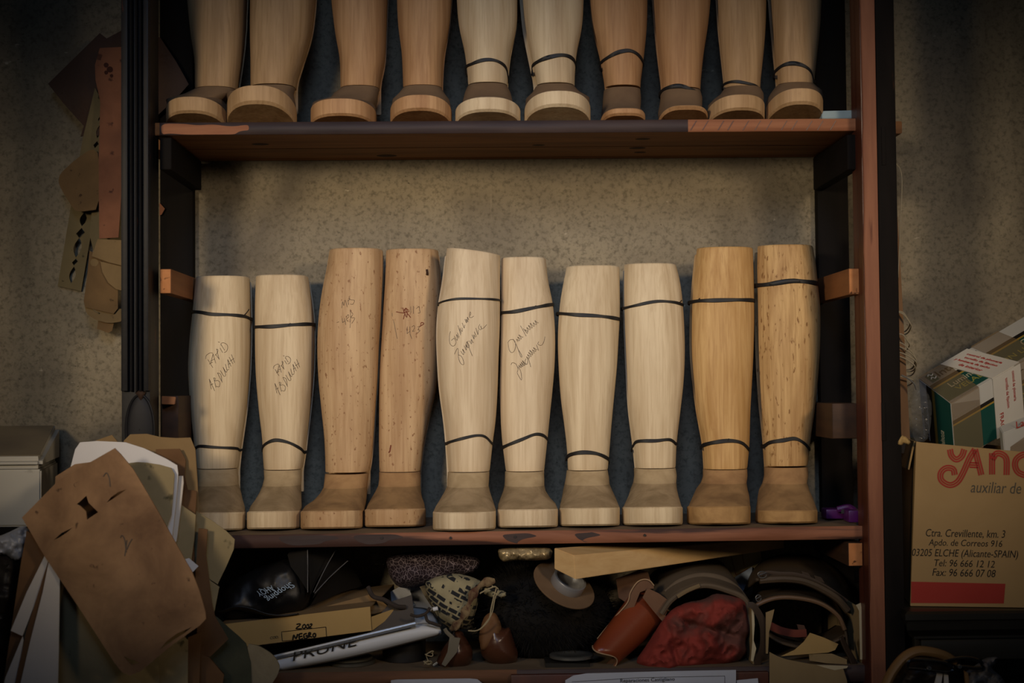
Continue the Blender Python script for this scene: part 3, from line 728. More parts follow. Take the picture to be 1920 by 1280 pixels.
boot_tree('paler boot tree with tilted black band and thick toe on the top shelf', GU,
  [(0, 976.5, 1094), (52, 981.7, 1091), (104, 992, 1080.7), (154, 1003, 1077)], ufoot(983, 1108, 174, 1004, 1077), .0, SH_U, W_pale[0], I_dark, 154, .028, ext=EXT, wallh=.027, calf_dx=-.004,
  bands=[([(992, 145), (997, 128), (1010, 115), (1040, 105), (1060, 104), (1075, 112), (1081, 125)], 7)])
boot_tree('orange tan boot tree with narrow trimmed toe and high wide black band', GU,
  [(0, 1102, 1213), (52, 1108, 1212), (104, 1121, 1207), (158, 1131, 1200)], ufoot(1126, 1209, 206, 1134, 1194), .02, SH_U, W_upo, I_dark, 158, .014, ext=EXT, wallh=.012, toe_n=3.4, gap=.004,
  bands=[([(1122, 130), (1126, 120), (1140, 108), (1160, 98), (1180, 95), (1195, 102), (1207, 121)], 7)])
boot_tree('tan boot tree with narrow cut-off toe and band slipped down over the ankle', GU,
  [(0, 1220, 1331), (52, 1224, 1326), (104, 1229.5, 1318), (162, 1237, 1312)], ufoot(1234, 1326, 203, 1240, 1308, 224), .01, SH_U, W_upo, I_dark, 162, .023, ext=EXT, wallh=.006, toe_n=3.2, gap=.002,
  bands=[([(1237, 176), (1245, 168), (1262, 162), (1280, 162), (1300, 170), (1311, 178)], 7)])
boot_tree('tan boot tree with knotted band right at its ankle, second from right on top', GU,
  [(0, 1340, 1435), (52, 1343.5, 1434), (104, 1349, 1430), (158, 1355, 1424)], ufoot(1328, 1434, 178, 1356, 1422, 224), .0, SH_U, W_up, I_dark, 158, .019, ext=EXT, wallh=.027,
  bands=[([(1354, 164), (1360, 157), (1380, 153), (1400, 156), (1415, 160), (1424, 168)], 5, [(1420, 164), (1426, 172), (1428, 184)])])
boot_tree('tan boot tree with band and high rounded toe, rightmost on the top shelf', GU,
  [(0, 1439, 1538), (52, 1443, 1535.5), (104, 1448, 1530), (152, 1453, 1525)], ufoot(1437, 1543, 166, 1454, 1524, 222), -.005, SH_U, W_up, I_dark, 152, .029, ext=EXT, wallh=.027,
  bands=[([(1451, 145), (1455, 133), (1470, 122), (1490, 119), (1508, 124), (1520, 135), (1525, 152)], 7)])
# ------------------------------------------------------------------ small things on the shelves
def prism(name, fq, Y, dep, m, parent=None, bev=.001, dz=0, label=None, cat=None, group=None):
    """a box whose front face is read from the photograph at depth Y, running back dep metres"""
    c = [P(x, y, Y(x, y) if callable(Y) else Y) for x, y in fq]
    b = [p+Vector((0, dep, dz)) for p in c]
    o = obj(name, hexa_bm(c+b, bev), m, parent, angle=30)
    if label: tag(o, label, cat, group)
    return o if parent is not None else recentre(o)
prism('carton', [(1541, 208), (1603, 206.5), (1603, 221.5), (1541, 222.5)], .03, .12, mat('pale_blue_card', '#7d939c', '#93a6ac', rough=.7), label='flat pale blue carton lying at the right end of the top shelf', cat='box')
M_purple = mat('purple_plastic', '#3f1149', '#531a60', rough=.35, spec=.5)
t = thing('clip', 'purple plastic clip lying at the right end of the middle shelf', 'clip', P(1580, 985, .07))
z0 = zline(SH_M, t.location.x)
for (a, b, c, d, yy) in ((1546, 953, 1580, 972, .11), (1588, 955, 1613, 979, .06)):
    p0, p1 = P(a, d, yy), P(c, b, yy)
    obj('jaw', box_bm(p0.x, p1.x, yy-.012, yy+.03, max(z0+.001, p0.z), p1.z, .004), M_purple, t)
obj('handle', tube_bm([P(1570, 955, .09), P(1592, 951, .085), P(1606, 960, .07)], .006, 8, n=12), M_purple, t)
obj('spring', tube_bm([P(1583, 963, .085)+Vector((.006*math.cos(k*.9), .004*math.sin(k*.9), .0004*k)) for k in range(24)], .0012, 5), mat('spring_steel', '#777777', rough=.4, metal=.9), t)

# ------------------------------------------------------------------ patterns hanging on the left, behind the post
M_lth_dark = mat('dark_brown_leather', '#28150c', '#3f2413', rough=.6, scale=9, bump=.2, bscale=120)
M_lth_salm = mat('salmon_leather', '#6b4531', '#85583f', rough=.8, scale=16, bump=.2, bscale=140, speck='#4a2c20', speck_amt=.64, speck_scale=45)
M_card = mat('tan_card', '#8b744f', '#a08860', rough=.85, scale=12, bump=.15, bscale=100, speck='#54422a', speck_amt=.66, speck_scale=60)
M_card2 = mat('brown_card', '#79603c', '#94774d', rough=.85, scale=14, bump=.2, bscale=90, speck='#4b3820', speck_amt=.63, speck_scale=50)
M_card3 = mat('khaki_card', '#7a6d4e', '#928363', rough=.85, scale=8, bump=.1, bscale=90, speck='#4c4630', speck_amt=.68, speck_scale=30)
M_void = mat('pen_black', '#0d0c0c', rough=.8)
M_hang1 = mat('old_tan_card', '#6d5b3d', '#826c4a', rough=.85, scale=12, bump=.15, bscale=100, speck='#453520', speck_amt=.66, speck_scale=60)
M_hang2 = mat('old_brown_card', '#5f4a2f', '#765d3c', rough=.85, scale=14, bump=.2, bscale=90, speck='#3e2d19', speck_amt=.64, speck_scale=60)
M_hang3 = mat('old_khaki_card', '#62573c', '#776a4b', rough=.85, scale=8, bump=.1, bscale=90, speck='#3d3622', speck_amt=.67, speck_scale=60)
HG = 'leather and card patterns hanging by the post'
o = sheet('leather_pattern', [(90, 157), (187, 62), (200, 72), (228, 57), (300, 70), (330, 115), (354, 158), (338, 176), (300, 212), (250, 262), (163, 252), (151, 256), (157, 236), (120, 195)], .252, M_lth_dark, th=.003, wav=.006, ws=.012,
      label='dark brown square of leather hung on its corner behind the fluted post', cat='leather pattern', group=HG)
def lens(cx, cy, w, h, n=7, tilt=.18):
    up = [(cx+w/2*math.sin(PI*i/n), cy-h/2+h*i/n) for i in range(n+1)]
    dn = [(cx-w/2*math.sin(PI*i/n), cy+h/2-h*i/n) for i in range(1, n)]
    return [(x-(y-cy)*tilt, y) for x, y in up+dn]
def dia(cx, cy, w, h): return [(cx+2, cy-h/2), (cx+w/2, cy-1), (cx-2, cy+h/2), (cx-w/2, cy+1)]
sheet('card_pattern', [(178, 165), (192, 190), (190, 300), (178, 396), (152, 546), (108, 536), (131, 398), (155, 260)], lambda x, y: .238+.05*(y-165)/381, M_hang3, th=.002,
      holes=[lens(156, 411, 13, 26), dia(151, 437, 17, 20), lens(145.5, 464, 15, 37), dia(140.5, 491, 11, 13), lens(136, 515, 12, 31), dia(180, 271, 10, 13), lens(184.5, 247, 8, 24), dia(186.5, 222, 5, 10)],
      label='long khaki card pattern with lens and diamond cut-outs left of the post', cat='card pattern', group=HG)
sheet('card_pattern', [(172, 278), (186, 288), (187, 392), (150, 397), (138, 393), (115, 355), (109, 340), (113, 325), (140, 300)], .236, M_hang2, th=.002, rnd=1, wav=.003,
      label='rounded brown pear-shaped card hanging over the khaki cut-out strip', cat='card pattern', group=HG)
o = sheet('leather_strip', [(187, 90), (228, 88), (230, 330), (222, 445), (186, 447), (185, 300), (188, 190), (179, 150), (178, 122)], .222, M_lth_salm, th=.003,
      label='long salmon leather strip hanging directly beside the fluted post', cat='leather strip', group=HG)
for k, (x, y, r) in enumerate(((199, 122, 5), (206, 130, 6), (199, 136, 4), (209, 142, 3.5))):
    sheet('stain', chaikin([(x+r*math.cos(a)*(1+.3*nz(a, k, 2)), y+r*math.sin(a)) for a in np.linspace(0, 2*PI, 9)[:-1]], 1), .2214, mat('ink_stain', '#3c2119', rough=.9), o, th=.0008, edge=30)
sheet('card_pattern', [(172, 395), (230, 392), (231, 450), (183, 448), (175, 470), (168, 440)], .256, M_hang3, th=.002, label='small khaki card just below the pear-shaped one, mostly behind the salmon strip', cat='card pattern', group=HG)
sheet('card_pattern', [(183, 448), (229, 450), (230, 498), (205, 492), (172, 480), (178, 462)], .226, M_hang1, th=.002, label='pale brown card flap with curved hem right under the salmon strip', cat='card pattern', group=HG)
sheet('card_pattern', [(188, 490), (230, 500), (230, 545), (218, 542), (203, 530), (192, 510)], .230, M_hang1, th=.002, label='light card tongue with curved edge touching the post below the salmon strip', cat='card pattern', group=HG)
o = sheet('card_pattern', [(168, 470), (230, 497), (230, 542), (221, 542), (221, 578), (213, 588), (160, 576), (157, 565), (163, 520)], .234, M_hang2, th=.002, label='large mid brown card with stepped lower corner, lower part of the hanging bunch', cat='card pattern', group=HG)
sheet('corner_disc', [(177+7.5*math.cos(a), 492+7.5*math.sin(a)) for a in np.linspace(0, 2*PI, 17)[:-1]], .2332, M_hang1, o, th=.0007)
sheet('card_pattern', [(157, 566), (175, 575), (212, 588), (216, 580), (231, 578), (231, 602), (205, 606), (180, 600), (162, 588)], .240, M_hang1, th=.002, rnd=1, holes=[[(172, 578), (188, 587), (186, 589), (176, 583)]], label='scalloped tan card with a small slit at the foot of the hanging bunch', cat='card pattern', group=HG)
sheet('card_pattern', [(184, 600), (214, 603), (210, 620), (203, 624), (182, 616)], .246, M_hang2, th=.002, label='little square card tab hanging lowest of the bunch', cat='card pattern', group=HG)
sheet('leather_offcut', [(299, 380), (309, 391), (303, 402), (299, 404)], .262, M_lth_salm, th=.002, label='tiny triangular leather scrap showing right of the fluted post', cat='leather scrap')

# ------------------------------------------------------------------ left corner: bench, white chest, papers
zb = Z(200, 1345, -.2)
bench = thing('workbench', 'low dark workbench top under the papers in the lower left corner', 'bench', (-1.0, -.15, -1.12))
obj('bench_top', box_bm(-1.75, -.36, -.42, -.045, zb-.04, zb-.0005, .003), M_darkwood, bench)
for x in (-1.7, -.42):
    for y in (-.39, -.09): obj('leg', box_bm(x-.025, x+.025, y-.025, y+.025, -1.12, zb-.04, .002), M_darkwood, bench)
zc = Z(40, 995, -.1)
st = thing('side_cabinet', 'brown wooden cabinet top under the white chest', 'cabinet', (-1.15, .1, -1.12))
obj('cabinet_top', box_bm(-1.75, -.775, -.03, .29, zc-.03, zc-.0005, .002), M_darkwood, st)
obj('cabinet_side', box_bm(-.83, -.80, -.02, .29, -1.12, zc-.03, .002), M_darkwood, st)
obj('cabinet_side', box_bm(-1.72, -1.69, -.02, .29, -1.12, zc-.03, .002), M_darkwood, st)
M_chest = mat('white_paint_chest', '#aca89c', '#bcb8ac', rough=.6, scale=5, speck='#6f695c', speck_amt=.66, speck_scale=12)
M_chestlid = mat('grimy_chest_lid', '#6d6252', '#83775f', rough=.8, scale=8)
ch = thing('chest', 'white painted chest with a grimy lid at the left edge', 'chest', (-1.1, .05, zc))
Yc0, Yc1 = -.03, .26
fx = P(79, 880, Yc0).x; bx = P(112, 800, Yc1).x
zt0, zl0, zt1 = Z(60, 857, Yc0), Z(60, 880, Yc0), Z(95, 797, Yc1)
obj('chest_body', hexa_bm([(-1.6, Yc0+.004, zl0), (fx-.003, Yc0+.004, zl0), (fx-.003, Yc0+.004, zc), (-1.6, Yc0+.004, zc), (-1.6, Yc1, zl0), (bx-.004, Yc1, zl0), (bx-.004, Yc1, zc), (-1.6, Yc1, zc)], .003), M_chest, ch)
hz = .006
obj('chest_lid', hexa_bm([(-1.6, Yc0, zt0), (fx, Yc0, zt0), (fx, Yc0, zl0+.001), (-1.6, Yc0, zl0+.001), (-1.6, Yc1, zt1), (bx, Yc1, zt1), (bx, Yc1, zl0+.001), (-1.6, Yc1, zl0+.001)], .008), [M_chest], ch)
lt = [(-1.6, Yc0+.010, zt0+.0005+.010*(zt1-zt0)/(Yc1-Yc0)), (fx-.008, Yc0+.010, zt0+.0005+.010*(zt1-zt0)/(Yc1-Yc0)), (bx-.008, Yc1-.01, zt1+.0005-.01*(zt1-zt0)/(Yc1-Yc0)), (-1.6, Yc1-.01, zt1+.0005-.01*(zt1-zt0)/(Yc1-Yc0))]
bm = bmesh.new(); vs = [bm.verts.new(p) for p in lt]; f = bm.faces.new(vs)
e = bmesh.ops.extrude_face_region(bm, geom=[f]); [setattr(v, 'co', v.co+Vector((0, 0, .001))) for v in e['geom'] if isinstance(v, bmesh.types.BMVert)]
obj('lid_top', bm, M_chestlid, ch, smooth=False)['label'] = 'grimy brown lid top'

M_white = mat('white_card', '#c4c2c2', '#cfcdcd', rough=.7, scale=4)
M_white2 = mat('greyish_white_card', '#b5afa8', '#c2bcb4', rough=.8, scale=5)
M_brownp = mat('worn_brown_leather_card', '#634830', '#927150', rough=.75, scale=9, bump=.12, bscale=60, speck='#4e3823', speck_amt=.69, speck_scale=60, contrast=.34)
M_kraft = mat('kraft_paper', '#6f5b3e', '#866d48', rough=.85, scale=7, bump=.12, bscale=50)
M_rust = mat('rust_brown_card', '#553c27', '#6d4f31', rough=.85, scale=9)
M_green = mat('dark_green_cloth', '#33352a', '#414334', rough=.95, scale=18, bump=.3, bscale=200)
M_greyl = mat('grey_suede', '#6c6350', '#837a64', rough=.95, scale=18, bump=.3, bscale=150)
def lean(Y0, k=.08, kx=0): return lambda x, y: Y0-k*(y-820)/400+kx*(x-200)/200
PG = 'stack of patterns and papers in the lower left corner'
BT = 1352
def pat(name, pts, Y, m, label, cat='card pattern', **k):
    return sheet(name, pts, Y, m, label=label, cat=cat, group=PG, **k)
pat('paper_envelope', [(232, 826), (244, 814), (275, 813), (300, 819), (330, 821), (357, 820), (366, 842), (370, 900), (373, 960), (371, 1100), (365, BT), (240, BT)], lean(-.052, .02), M_kraft, 'big worn kraft envelope standing rearmost against the fluted post', 'envelope', th=.003, wav=.006, edge=25)
pat('card_offcut', [(178, 826), (210, 815), (222, 830), (232, 900), (190, 900)], lean(-.056, .02), M_kraft, 'brown card corner peeping above the white card', 'card scrap', th=.002)
pat('rust_card', [(292, 842), (337, 841), (348, 862), (346, 892), (352, 918), (369, 920), (366, 965), (360, 975), (368, 1090), (300, 1090), (296, 900)], lean(-.062, .03), M_rust, 'crumpled rust brown card with bent right corners beside the envelope', wav=.01, ws=.03, th=.002)
pat('card_pattern', [(368, 958), (398, 976), (425, 996), (440, 1011), (438, 1030), (424, 1062), (408, 1095), (385, 1080), (362, 1065), (358, 1000)], lean(-.048, .03), M_card3, 'tan card with a cut corner sticking out in front of the middle shelf', wav=.004, th=.002)
pat('card_pattern', [(380, 1075), (397, 1090), (411, 1100), (402, 1146), (380, 1160), (370, 1100)], lean(-.046, .03), M_card3, 'small pale card tip below the cut-corner card', th=.002)
pat('folder', [(338, 945), (345, 950), (367, 965), (364, 1010), (360, 1040), (353, 1100), (300, 1100), (310, 960)], lean(-.075, .04), M_card3, 'pale khaki folder edge right of the white cards', 'folder', th=.003)
pat('white_card', [(330, 892), (343, 892), (344, 905), (338, 960), (331, 1013), (326, 1025), (310, 1000), (315, 900)], lean(-.082, .05), M_white2, 'narrow off-white card edge between the khaki folder and the large white card', 'card', th=.004)
pat('white_card', [(130, 884), (141, 842), (150, 829), (182, 826.5), (235, 829), (270, 840), (312, 860), (332, 872), (334, 887), (330, 940), (323, 1003), (300, 1060), (170, 1060), (120, 960)], lean(-.095, .05), M_white, 'large white card with rounded top behind the big brown pattern', 'card', th=.0025, wav=.003)
pat('card_pattern', [(240, 868), (258, 866), (275, 867), (300, 871), (321, 877), (327, 888), (325, 920), (321, 965), (312, 990), (280, 1010), (220, 920)], lean(-.105, .05), M_card3, 'khaki card lying on the large white card right of the brown pattern', th=.002)
pat('card_pattern', [(104, 893), (140, 870), (215, 860), (245, 915), (250, 1000), (240, 1060), (150, 1060), (100, 960)], lean(-.112, .05), M_brownp, 'brown card directly under the big pattern, seen through its opening', th=.002)
pat('white_card', [(354, 1046), (372, 1061), (358, 1076), (345, 1070), (340, 1050)], lean(-.09, .05), M_white, 'tiny white card corner poking out right of the big pattern', 'card', th=.0015)
pat('long_card', [(372, 990), (389, 992), (386, 1040), (397, 1130), (403, 1156), (428, 1198), (394, 1231), (372, 1225), (365, 1100)], lean(-.066, .04), M_rust, 'long rust card with a pointed flap hanging below the cut-corner card', th=.003, wav=.006)
pat('cloth_remnant', [(395, 1150), (407, 1157), (428, 1176), (448, 1193), (461, 1206), (470, 1241), (473, BT), (405, BT), (420, 1262), (393, 1231), (410, 1210)], lean(-.06, .02), M_green, 'dark green cloth remnant hanging beside the grey suede piece', 'cloth', th=.003, wav=.008, ws=.02)
pat('suede_piece', [(462, 1206), (484, 1210), (505, 1222), (517, 1233), (525, 1250), (520, 1266), (508, 1284), (500, BT), (472, BT), (471, 1245)], lean(-.058, .02), M_greyl, 'grey rounded suede piece with pale edge by the bottom shelf', 'suede piece', th=.004, rnd=1)
pat('sheet_of_card', [(110, 1080), (160, 1100), (230, 1200), (298, 1230), (297, BT), (108, BT)], lean(-.135, .03), M_card3, 'large khaki card under the lower half of the big brown pattern', th=.002)
pat('folder', [(296, 1215), (340, 1190), (352, 1200), (352, BT), (296, BT)], lean(-.115, .03), M_card3, 'grey-khaki folder in shade right of the big brown pattern', 'folder', th=.003)
pat('folder', [(352, 1195), (376, 1185), (372, BT), (352, BT)], lean(-.10, .03), M_rust, 'brown folder spine standing right of the grey-khaki folder', 'folder', th=.006)
pat('card_pattern', [(374, 1225), (392, 1232), (420, 1265), (405, BT), (372, BT)], lean(-.08, .03), M_rust, 'narrow brown card at the bottom between folder spine and green cloth', th=.003)
pat('sheet_of_card', [(50, 995), (60, 1000), (88, 1042), (75, 1100), (42, 1195), (20, 1320), (0, 1320), (28, 1130), (40, 1050)], lean(-.15, .05), M_rust, 'dark brown card leaning at the far left under the white strips', th=.003)
pat('white_strip', [(85, 1039), (93, 1052), (70, 1120), (42, 1192), (20, 1182), (50, 1110)], lean(-.165, .05), M_white2, 'short white card strip, left one under the big brown pattern', 'card strip', th=.002)
pat('white_strip', [(92, 1050), (112, 1082), (111, 1150), (110, 1215), (107, BT), (22, BT), (57, 1200), (80, 1110)], lean(-.172, .05), M_white2, 'wide long white card strip running down to the lower left edge', 'card strip', th=.002, wav=.004)
pat('brown_strip', [(90, 1052), (91, 1070), (62, 1180), (36, BT), (12, BT), (50, 1180)], lean(-.168, .05), M_rust, 'narrow brown strip between the two white card strips', 'card strip', th=.002)
pat('white_strip', [(42, 1193), (44, 1200), (20, BT), (-8, BT), (10, 1270)], lean(-.166, .05), M_white2, 'sliver of white card at the bottom left corner', 'card strip', th=.002)
bp = pat('leather_pattern', [(41, 970), (110, 900), (215, 840), (226, 851), (250, 880), (275, 922), (300, 965), (325, 1010), (350, 1055), (360, 1072), (374, 1108), (385, 1147), (386, 1160), (375, 1172), (325, 1207), (285, 1240), (262, 1259), (245, 1265), (230, 1261), (215, 1243), (205, 1227), (150, 1142), (112, 1085), (82, 1040), (57, 997)],
    lambda x, y: -.165-.07*(y-820)/400-.02*math.exp(-((x-210)/120)**2), M_brownp, 'large worn brown leather pattern with slits, frontmost in the lower left', 'leather pattern', th=.0035, wav=.008, ws=.008, edge=12,
    holes=[[(200, 942), (208, 932), (222, 922), (237, 917), (225, 926), (210, 936)], [(101, 1012), (115, 999), (136, 989), (124, 999), (110, 1008)], [(144, 945), (162, 929), (166, 942), (184, 960), (163, 974), (161, 958), (150, 948)],
           [(300, 1217), (312, 1202), (332, 1187), (360, 1175), (345, 1187), (315, 1207)], [(232, 1230), (262, 1242), (246, 1246)], [(142+4*math.cos(a), 909+4*math.sin(a)) for a in np.linspace(0, -2*PI, 9)[:-1]]])
strokes('pencil_scrawl', [[(226, 1008), (229, 1003), (234, 1012), (237, 1035)], [(238, 1012), (236, 1030), (234, 1042)], [(248, 1010), (243, 1018), (238, 1030)], [(194, 893), (200, 886), (205, 896), (207, 912)]], .0009, lambda x, y: P(x, y, -.165-.07*(y-820)/400-.02*math.exp(-((x-210)/120)**2)+.008*nz(x, y, .008, 1)), mat('grey_scrawl', '#5a5148', rough=.9), bp, off=.0008)
M_plast = mat('white_plastic_film', '#8d8f96', '#a9abb2', rough=.35, spec=.5)
inflate('plastic_bag', [(-20, 1010), (12, 1000), (45, 983), (56, 997), (50, 1025), (40, 1052), (25, 1050), (10, 1038), (-20, 1045)], -.135, .03, 18, M_plast, amp=.014, ns=.07, edge=5, label='crumpled white plastic bag below the white chest', cat='plastic bag')
M_bin = mat('black_bin_plastic', '#15120f', '#241d17', rough=.5, spec=.4)
inflate('black_bag', [(-30, 1042), (10, 1036), (28, 1046), (40, 1056), (38, 1100), (20, 1180), (5, 1300), (-30, 1340)], -.12, .05, 40, M_bin, amp=.02, ns=.03, edge=10, label='black sack at the far left edge under the plastic bag', cat='bag')

# ------------------------------------------------------------------ bottom shelf
M_blackpl = mat('glossy_black_plastic', '#0e0d0d', '#161413', rough=.5, spec=.5, scale=6, bump=.1, bscale=20)
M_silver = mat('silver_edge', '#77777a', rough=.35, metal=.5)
bb = thing('black_bag', 'glossy black carrier bag with pleated side on the cardboard box', 'bag', P(520, 1160, .08))
inflate('bag_body', [(405, 1146), (416, 1112), (440, 1085), (490, 1060), (545, 1045), (575, 1070), (583, 1110), (578, 1135), (565, 1150), (520, 1158), (480, 1166), (425, 1165)], .10, .06, 45, M_blackpl, bb, amp=.012, ns=.02, edge=8)
loft('mouth_rim', [[P(407, 1148, .03), P(440, 1137, .02), P(470, 1140, .02), P(500, 1150, .02), P(530, 1153, .025), P(560, 1150, .03)], [P(410, 1150, .06), P(440, 1145, .06), P(470, 1150, .06), P(500, 1157, .06), P(530, 1157, .06), P(560, 1152, .06)]], M_blackpl, bb, th=.002)
for k, q in enumerate(([(539, 1040), (545, 1030), (575, 1018), (577, 1060), (577, 1108), (560, 1082), (545, 1062)], [(577, 1017), (600, 1018), (630, 1026), (618, 1050), (595, 1085), (582, 1115), (578, 1070)], [(630, 1026), (652, 1051), (620, 1080), (600, 1105), (586, 1122), (600, 1085)], [(652, 1052), (668, 1075), (680, 1098), (640, 1110), (600, 1128), (582, 1135), (600, 1105), (625, 1078)])):
    sheet('pleat', q, (lambda x, y, k=k: .03+.012*(k % 2)+.0012*abs(x-577)*(.5+.3*k)), M_blackpl, bb, th=.0012, edge=14)
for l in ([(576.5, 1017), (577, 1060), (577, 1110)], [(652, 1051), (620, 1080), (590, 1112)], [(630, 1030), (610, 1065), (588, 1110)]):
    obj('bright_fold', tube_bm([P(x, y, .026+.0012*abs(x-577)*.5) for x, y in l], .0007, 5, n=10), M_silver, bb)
M_print = mat('pale_blue_print', '#8fa3b8', rough=.6)
bagY = .024
text('Shopping', P(541, 1088, bagY), P(493, 1118, bagY), P(554, 1099, bagY), M_print, bb, lift=.0008)
text('AHQY', P(507, 1095, bagY), P(477, 1107, bagY), P(517, 1106, bagY), M_print, bb, lift=.0008)

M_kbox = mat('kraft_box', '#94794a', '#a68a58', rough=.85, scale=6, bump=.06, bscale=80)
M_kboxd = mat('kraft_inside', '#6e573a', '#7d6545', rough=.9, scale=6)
M_ink = mat('black_ink', '#15120f', rough=.7)
kb = thing('cardboard_box', 'flat kraft cardboard box marked 2002 NEGRO on the bottom shelf', 'box', P(560, 1195, .12))
A, B, D, Cc = P(410, 1171, .045), P(694, 1137, .03), P(410, 1219, .045), P(697, 1182, .03)
bk = Vector((.03, .2, .012))
def thin(name, q, m, parent, t=.002, n=None):
    a, b, c, d = [Vector(p) for p in q]; nn = n or (b-a).cross(d-a).normalized()*t
    return obj(name, hexa_bm([a, b, c, d, a+nn, b+nn, c+nn, d+nn], .0004), m, parent, smooth=False)
thin('front_panel', (A, B, Cc, D), M_kbox, kb, n=Vector((0, .002, 0)))
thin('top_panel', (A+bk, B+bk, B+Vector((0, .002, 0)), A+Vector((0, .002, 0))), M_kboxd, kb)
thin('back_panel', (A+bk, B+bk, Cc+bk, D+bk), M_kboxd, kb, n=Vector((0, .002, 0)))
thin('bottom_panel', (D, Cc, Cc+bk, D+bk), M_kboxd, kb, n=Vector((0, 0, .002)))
e1, e2, e3, e4 = P(696, 1157, .032), P(738, 1142, .06), P(740, 1151, .06), P(698, 1182, .032)
thin('end_flap', (e1, e2, e3, e4), M_kbox, kb, n=Vector((0, .002, .001)))
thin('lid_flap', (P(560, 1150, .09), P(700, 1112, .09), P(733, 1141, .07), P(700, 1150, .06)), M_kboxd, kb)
U_ = (B-A).normalized(); V_ = Vector((0, 0, 1)); 
def onbox(x, y): return P(x, y, .045-.015*(x-410)/284-.0008)
strokes('marker_writing', [[(556, 1170), (562, 1169), (563, 1171), (555, 1178), (566, 1178)], [(568, 1172), (571, 1170), (573, 1174), (570, 1178), (567, 1175), (569, 1171)], [(575, 1172), (578, 1170), (579, 1175), (576, 1177), (574, 1174)], [(581, 1170), (585, 1169), (584, 1172), (580, 1177), (585, 1177)]], .0011, onbox, M_ink, kb)
strokes('marker_writing', [[(549, 1199), (551, 1190), (555, 1197), (558, 1188)], [(567, 1187), (561, 1189), (562, 1198), (568, 1196)], [(562, 1193), (567, 1192)], [(575, 1187), (570, 1189), (571, 1196), (576, 1195), (576, 1191), (573, 1192)], [(579, 1195), (579, 1186), (583, 1187), (580, 1191), (585, 1194)], [(590, 1186.5), (587, 1189), (588, 1193.5), (591, 1193), (592, 1189), (590, 1186.5)]], .0013, onbox, M_ink, kb)
strokes('printed_frame', [[(528, 1184), (611, 1175)], [(611, 1175), (612.5, 1194)], [(612.5, 1194), (529.5, 1201.5)], [(529.5, 1201.5), (528, 1184)]], .0005, onbox, M_ink, kb)
text('COD.', onbox(507, 1198), onbox(523, 1196), onbox(507, 1193), mat('faded_print', '#5b4a30', rough=.8), kb)

# white shopping bag with rail
M_bagw = mat('white_bag_paper', '#b9bcc0', '#c8cacc', rough=.45, scale=4, bump=.1, bscale=30)
pb = thing('shopping_bag', 'flattened white paper carrier bag with black capitals, under the flat kraft box', 'bag', P(660, 1225, .02))
def pbY(x, y): return .012+.02*(x-500)/325
rows = [[P(509, 1233, .03), P(645, 1203, .03), P(780, 1170, .04), P(824, 1176, .045)], [P(512, 1238, .008), P(645, 1209, .008), P(780, 1178, .02), P(826, 1180, .03)], [P(520, 1252, .004), P(650, 1223, .006), P(782, 1192, .018), P(827, 1184, .028)], [P(525, 1257, .02), P(660, 1231, .02), P(785, 1200, .03), P(827, 1188, .036)]]
loft('front_panel', rows, M_bagw, pb, n=40, th=.002, rows=10)
loft('rear_panel', [[P(735, 1140, .16), P(760, 1138, .16), P(795, 1140, .16), P(812, 1150, .16)], [P(730, 1160, .11), P(765, 1158, .10), P(800, 1158, .10), P(818, 1160, .10)], [P(745, 1180, .05), P(775, 1172, .05), P(800, 1173, .05), P(824, 1177, .047)]], M_bagw, pb, n=20, th=.0015)
sheet('crumpled_flap', [(732, 1109), (752, 1098), (775, 1085), (780, 1087), (794, 1114), (812, 1142), (800, 1150), (760, 1150), (735, 1135)], lambda x, y: .17+.0008*(x-760)*(1 if x > 772 else -1)+.0004*(y-1085), M_bagw, pb, th=.001, edge=12, wav=.006, ws=.04)
obj('silver_rail', tube_bm([P(508, 1232, .002), P(645, 1200, .002), P(779, 1168, .010)], .003, 8, n=12), mat('silver_rail', '#a3a7ab', rough=.35, metal=.4), pb)
obj('painted_rail_shade', tube_bm([P(509, 1236.5, .001), P(645, 1204.5, .001), P(779, 1172.5, .009)], .0014, 6, n=12), mat('rail_shadow_line', '#56585c', rough=.5), pb)  # dark grey tube standing in for the shadow line under the rail
text('PRUNE', P(549, 1239, .000), P(668, 1210, .002), P(551.5, 1221, .000), M_ink, pb, lift=.0012)
M_cord = mat('dark_cord', '#2a2320', '#3a322c', rough=.95, scale=60)
obj('cord_handle', tube_bm([P(690, 1100, .07), P(700, 1118, .06), P(720, 1124, .055), P(742, 1136, .05), P(760, 1138, .06)], .0042, 8, n=30), M_cord, pb)
obj('cord_handle', tube_bm([P(770, 1152, .02), P(782, 1155, .015), P(798, 1150, .015), P(806, 1139, .02)], .0028, 8, n=24), M_cord, pb)
obj('cord_handle', tube_bm([P(798, 1153, .012), P(802, 1164, .012), P(814, 1169, .014), P(826, 1173, .02)], .0028, 8, n=24), M_cord, pb)
obj('cord_tip', tube_bm([P(812, 1142, .019), P(821, 1140, .019)], .0036, 8), M_bagw, pb)
sheet('grey_bag', [(690, 1180), (732, 1128), (772, 1115), (775, 1140), (778, 1164), (700, 1188)], lambda x, y: .032+.0006*(1190-y), mat('grey_brown_paper', '#3f3a36', '#4c4641', rough=.8), th=.002, label='folded grey-brown paper bag between kraft box and white carrier bag', cat='bag')

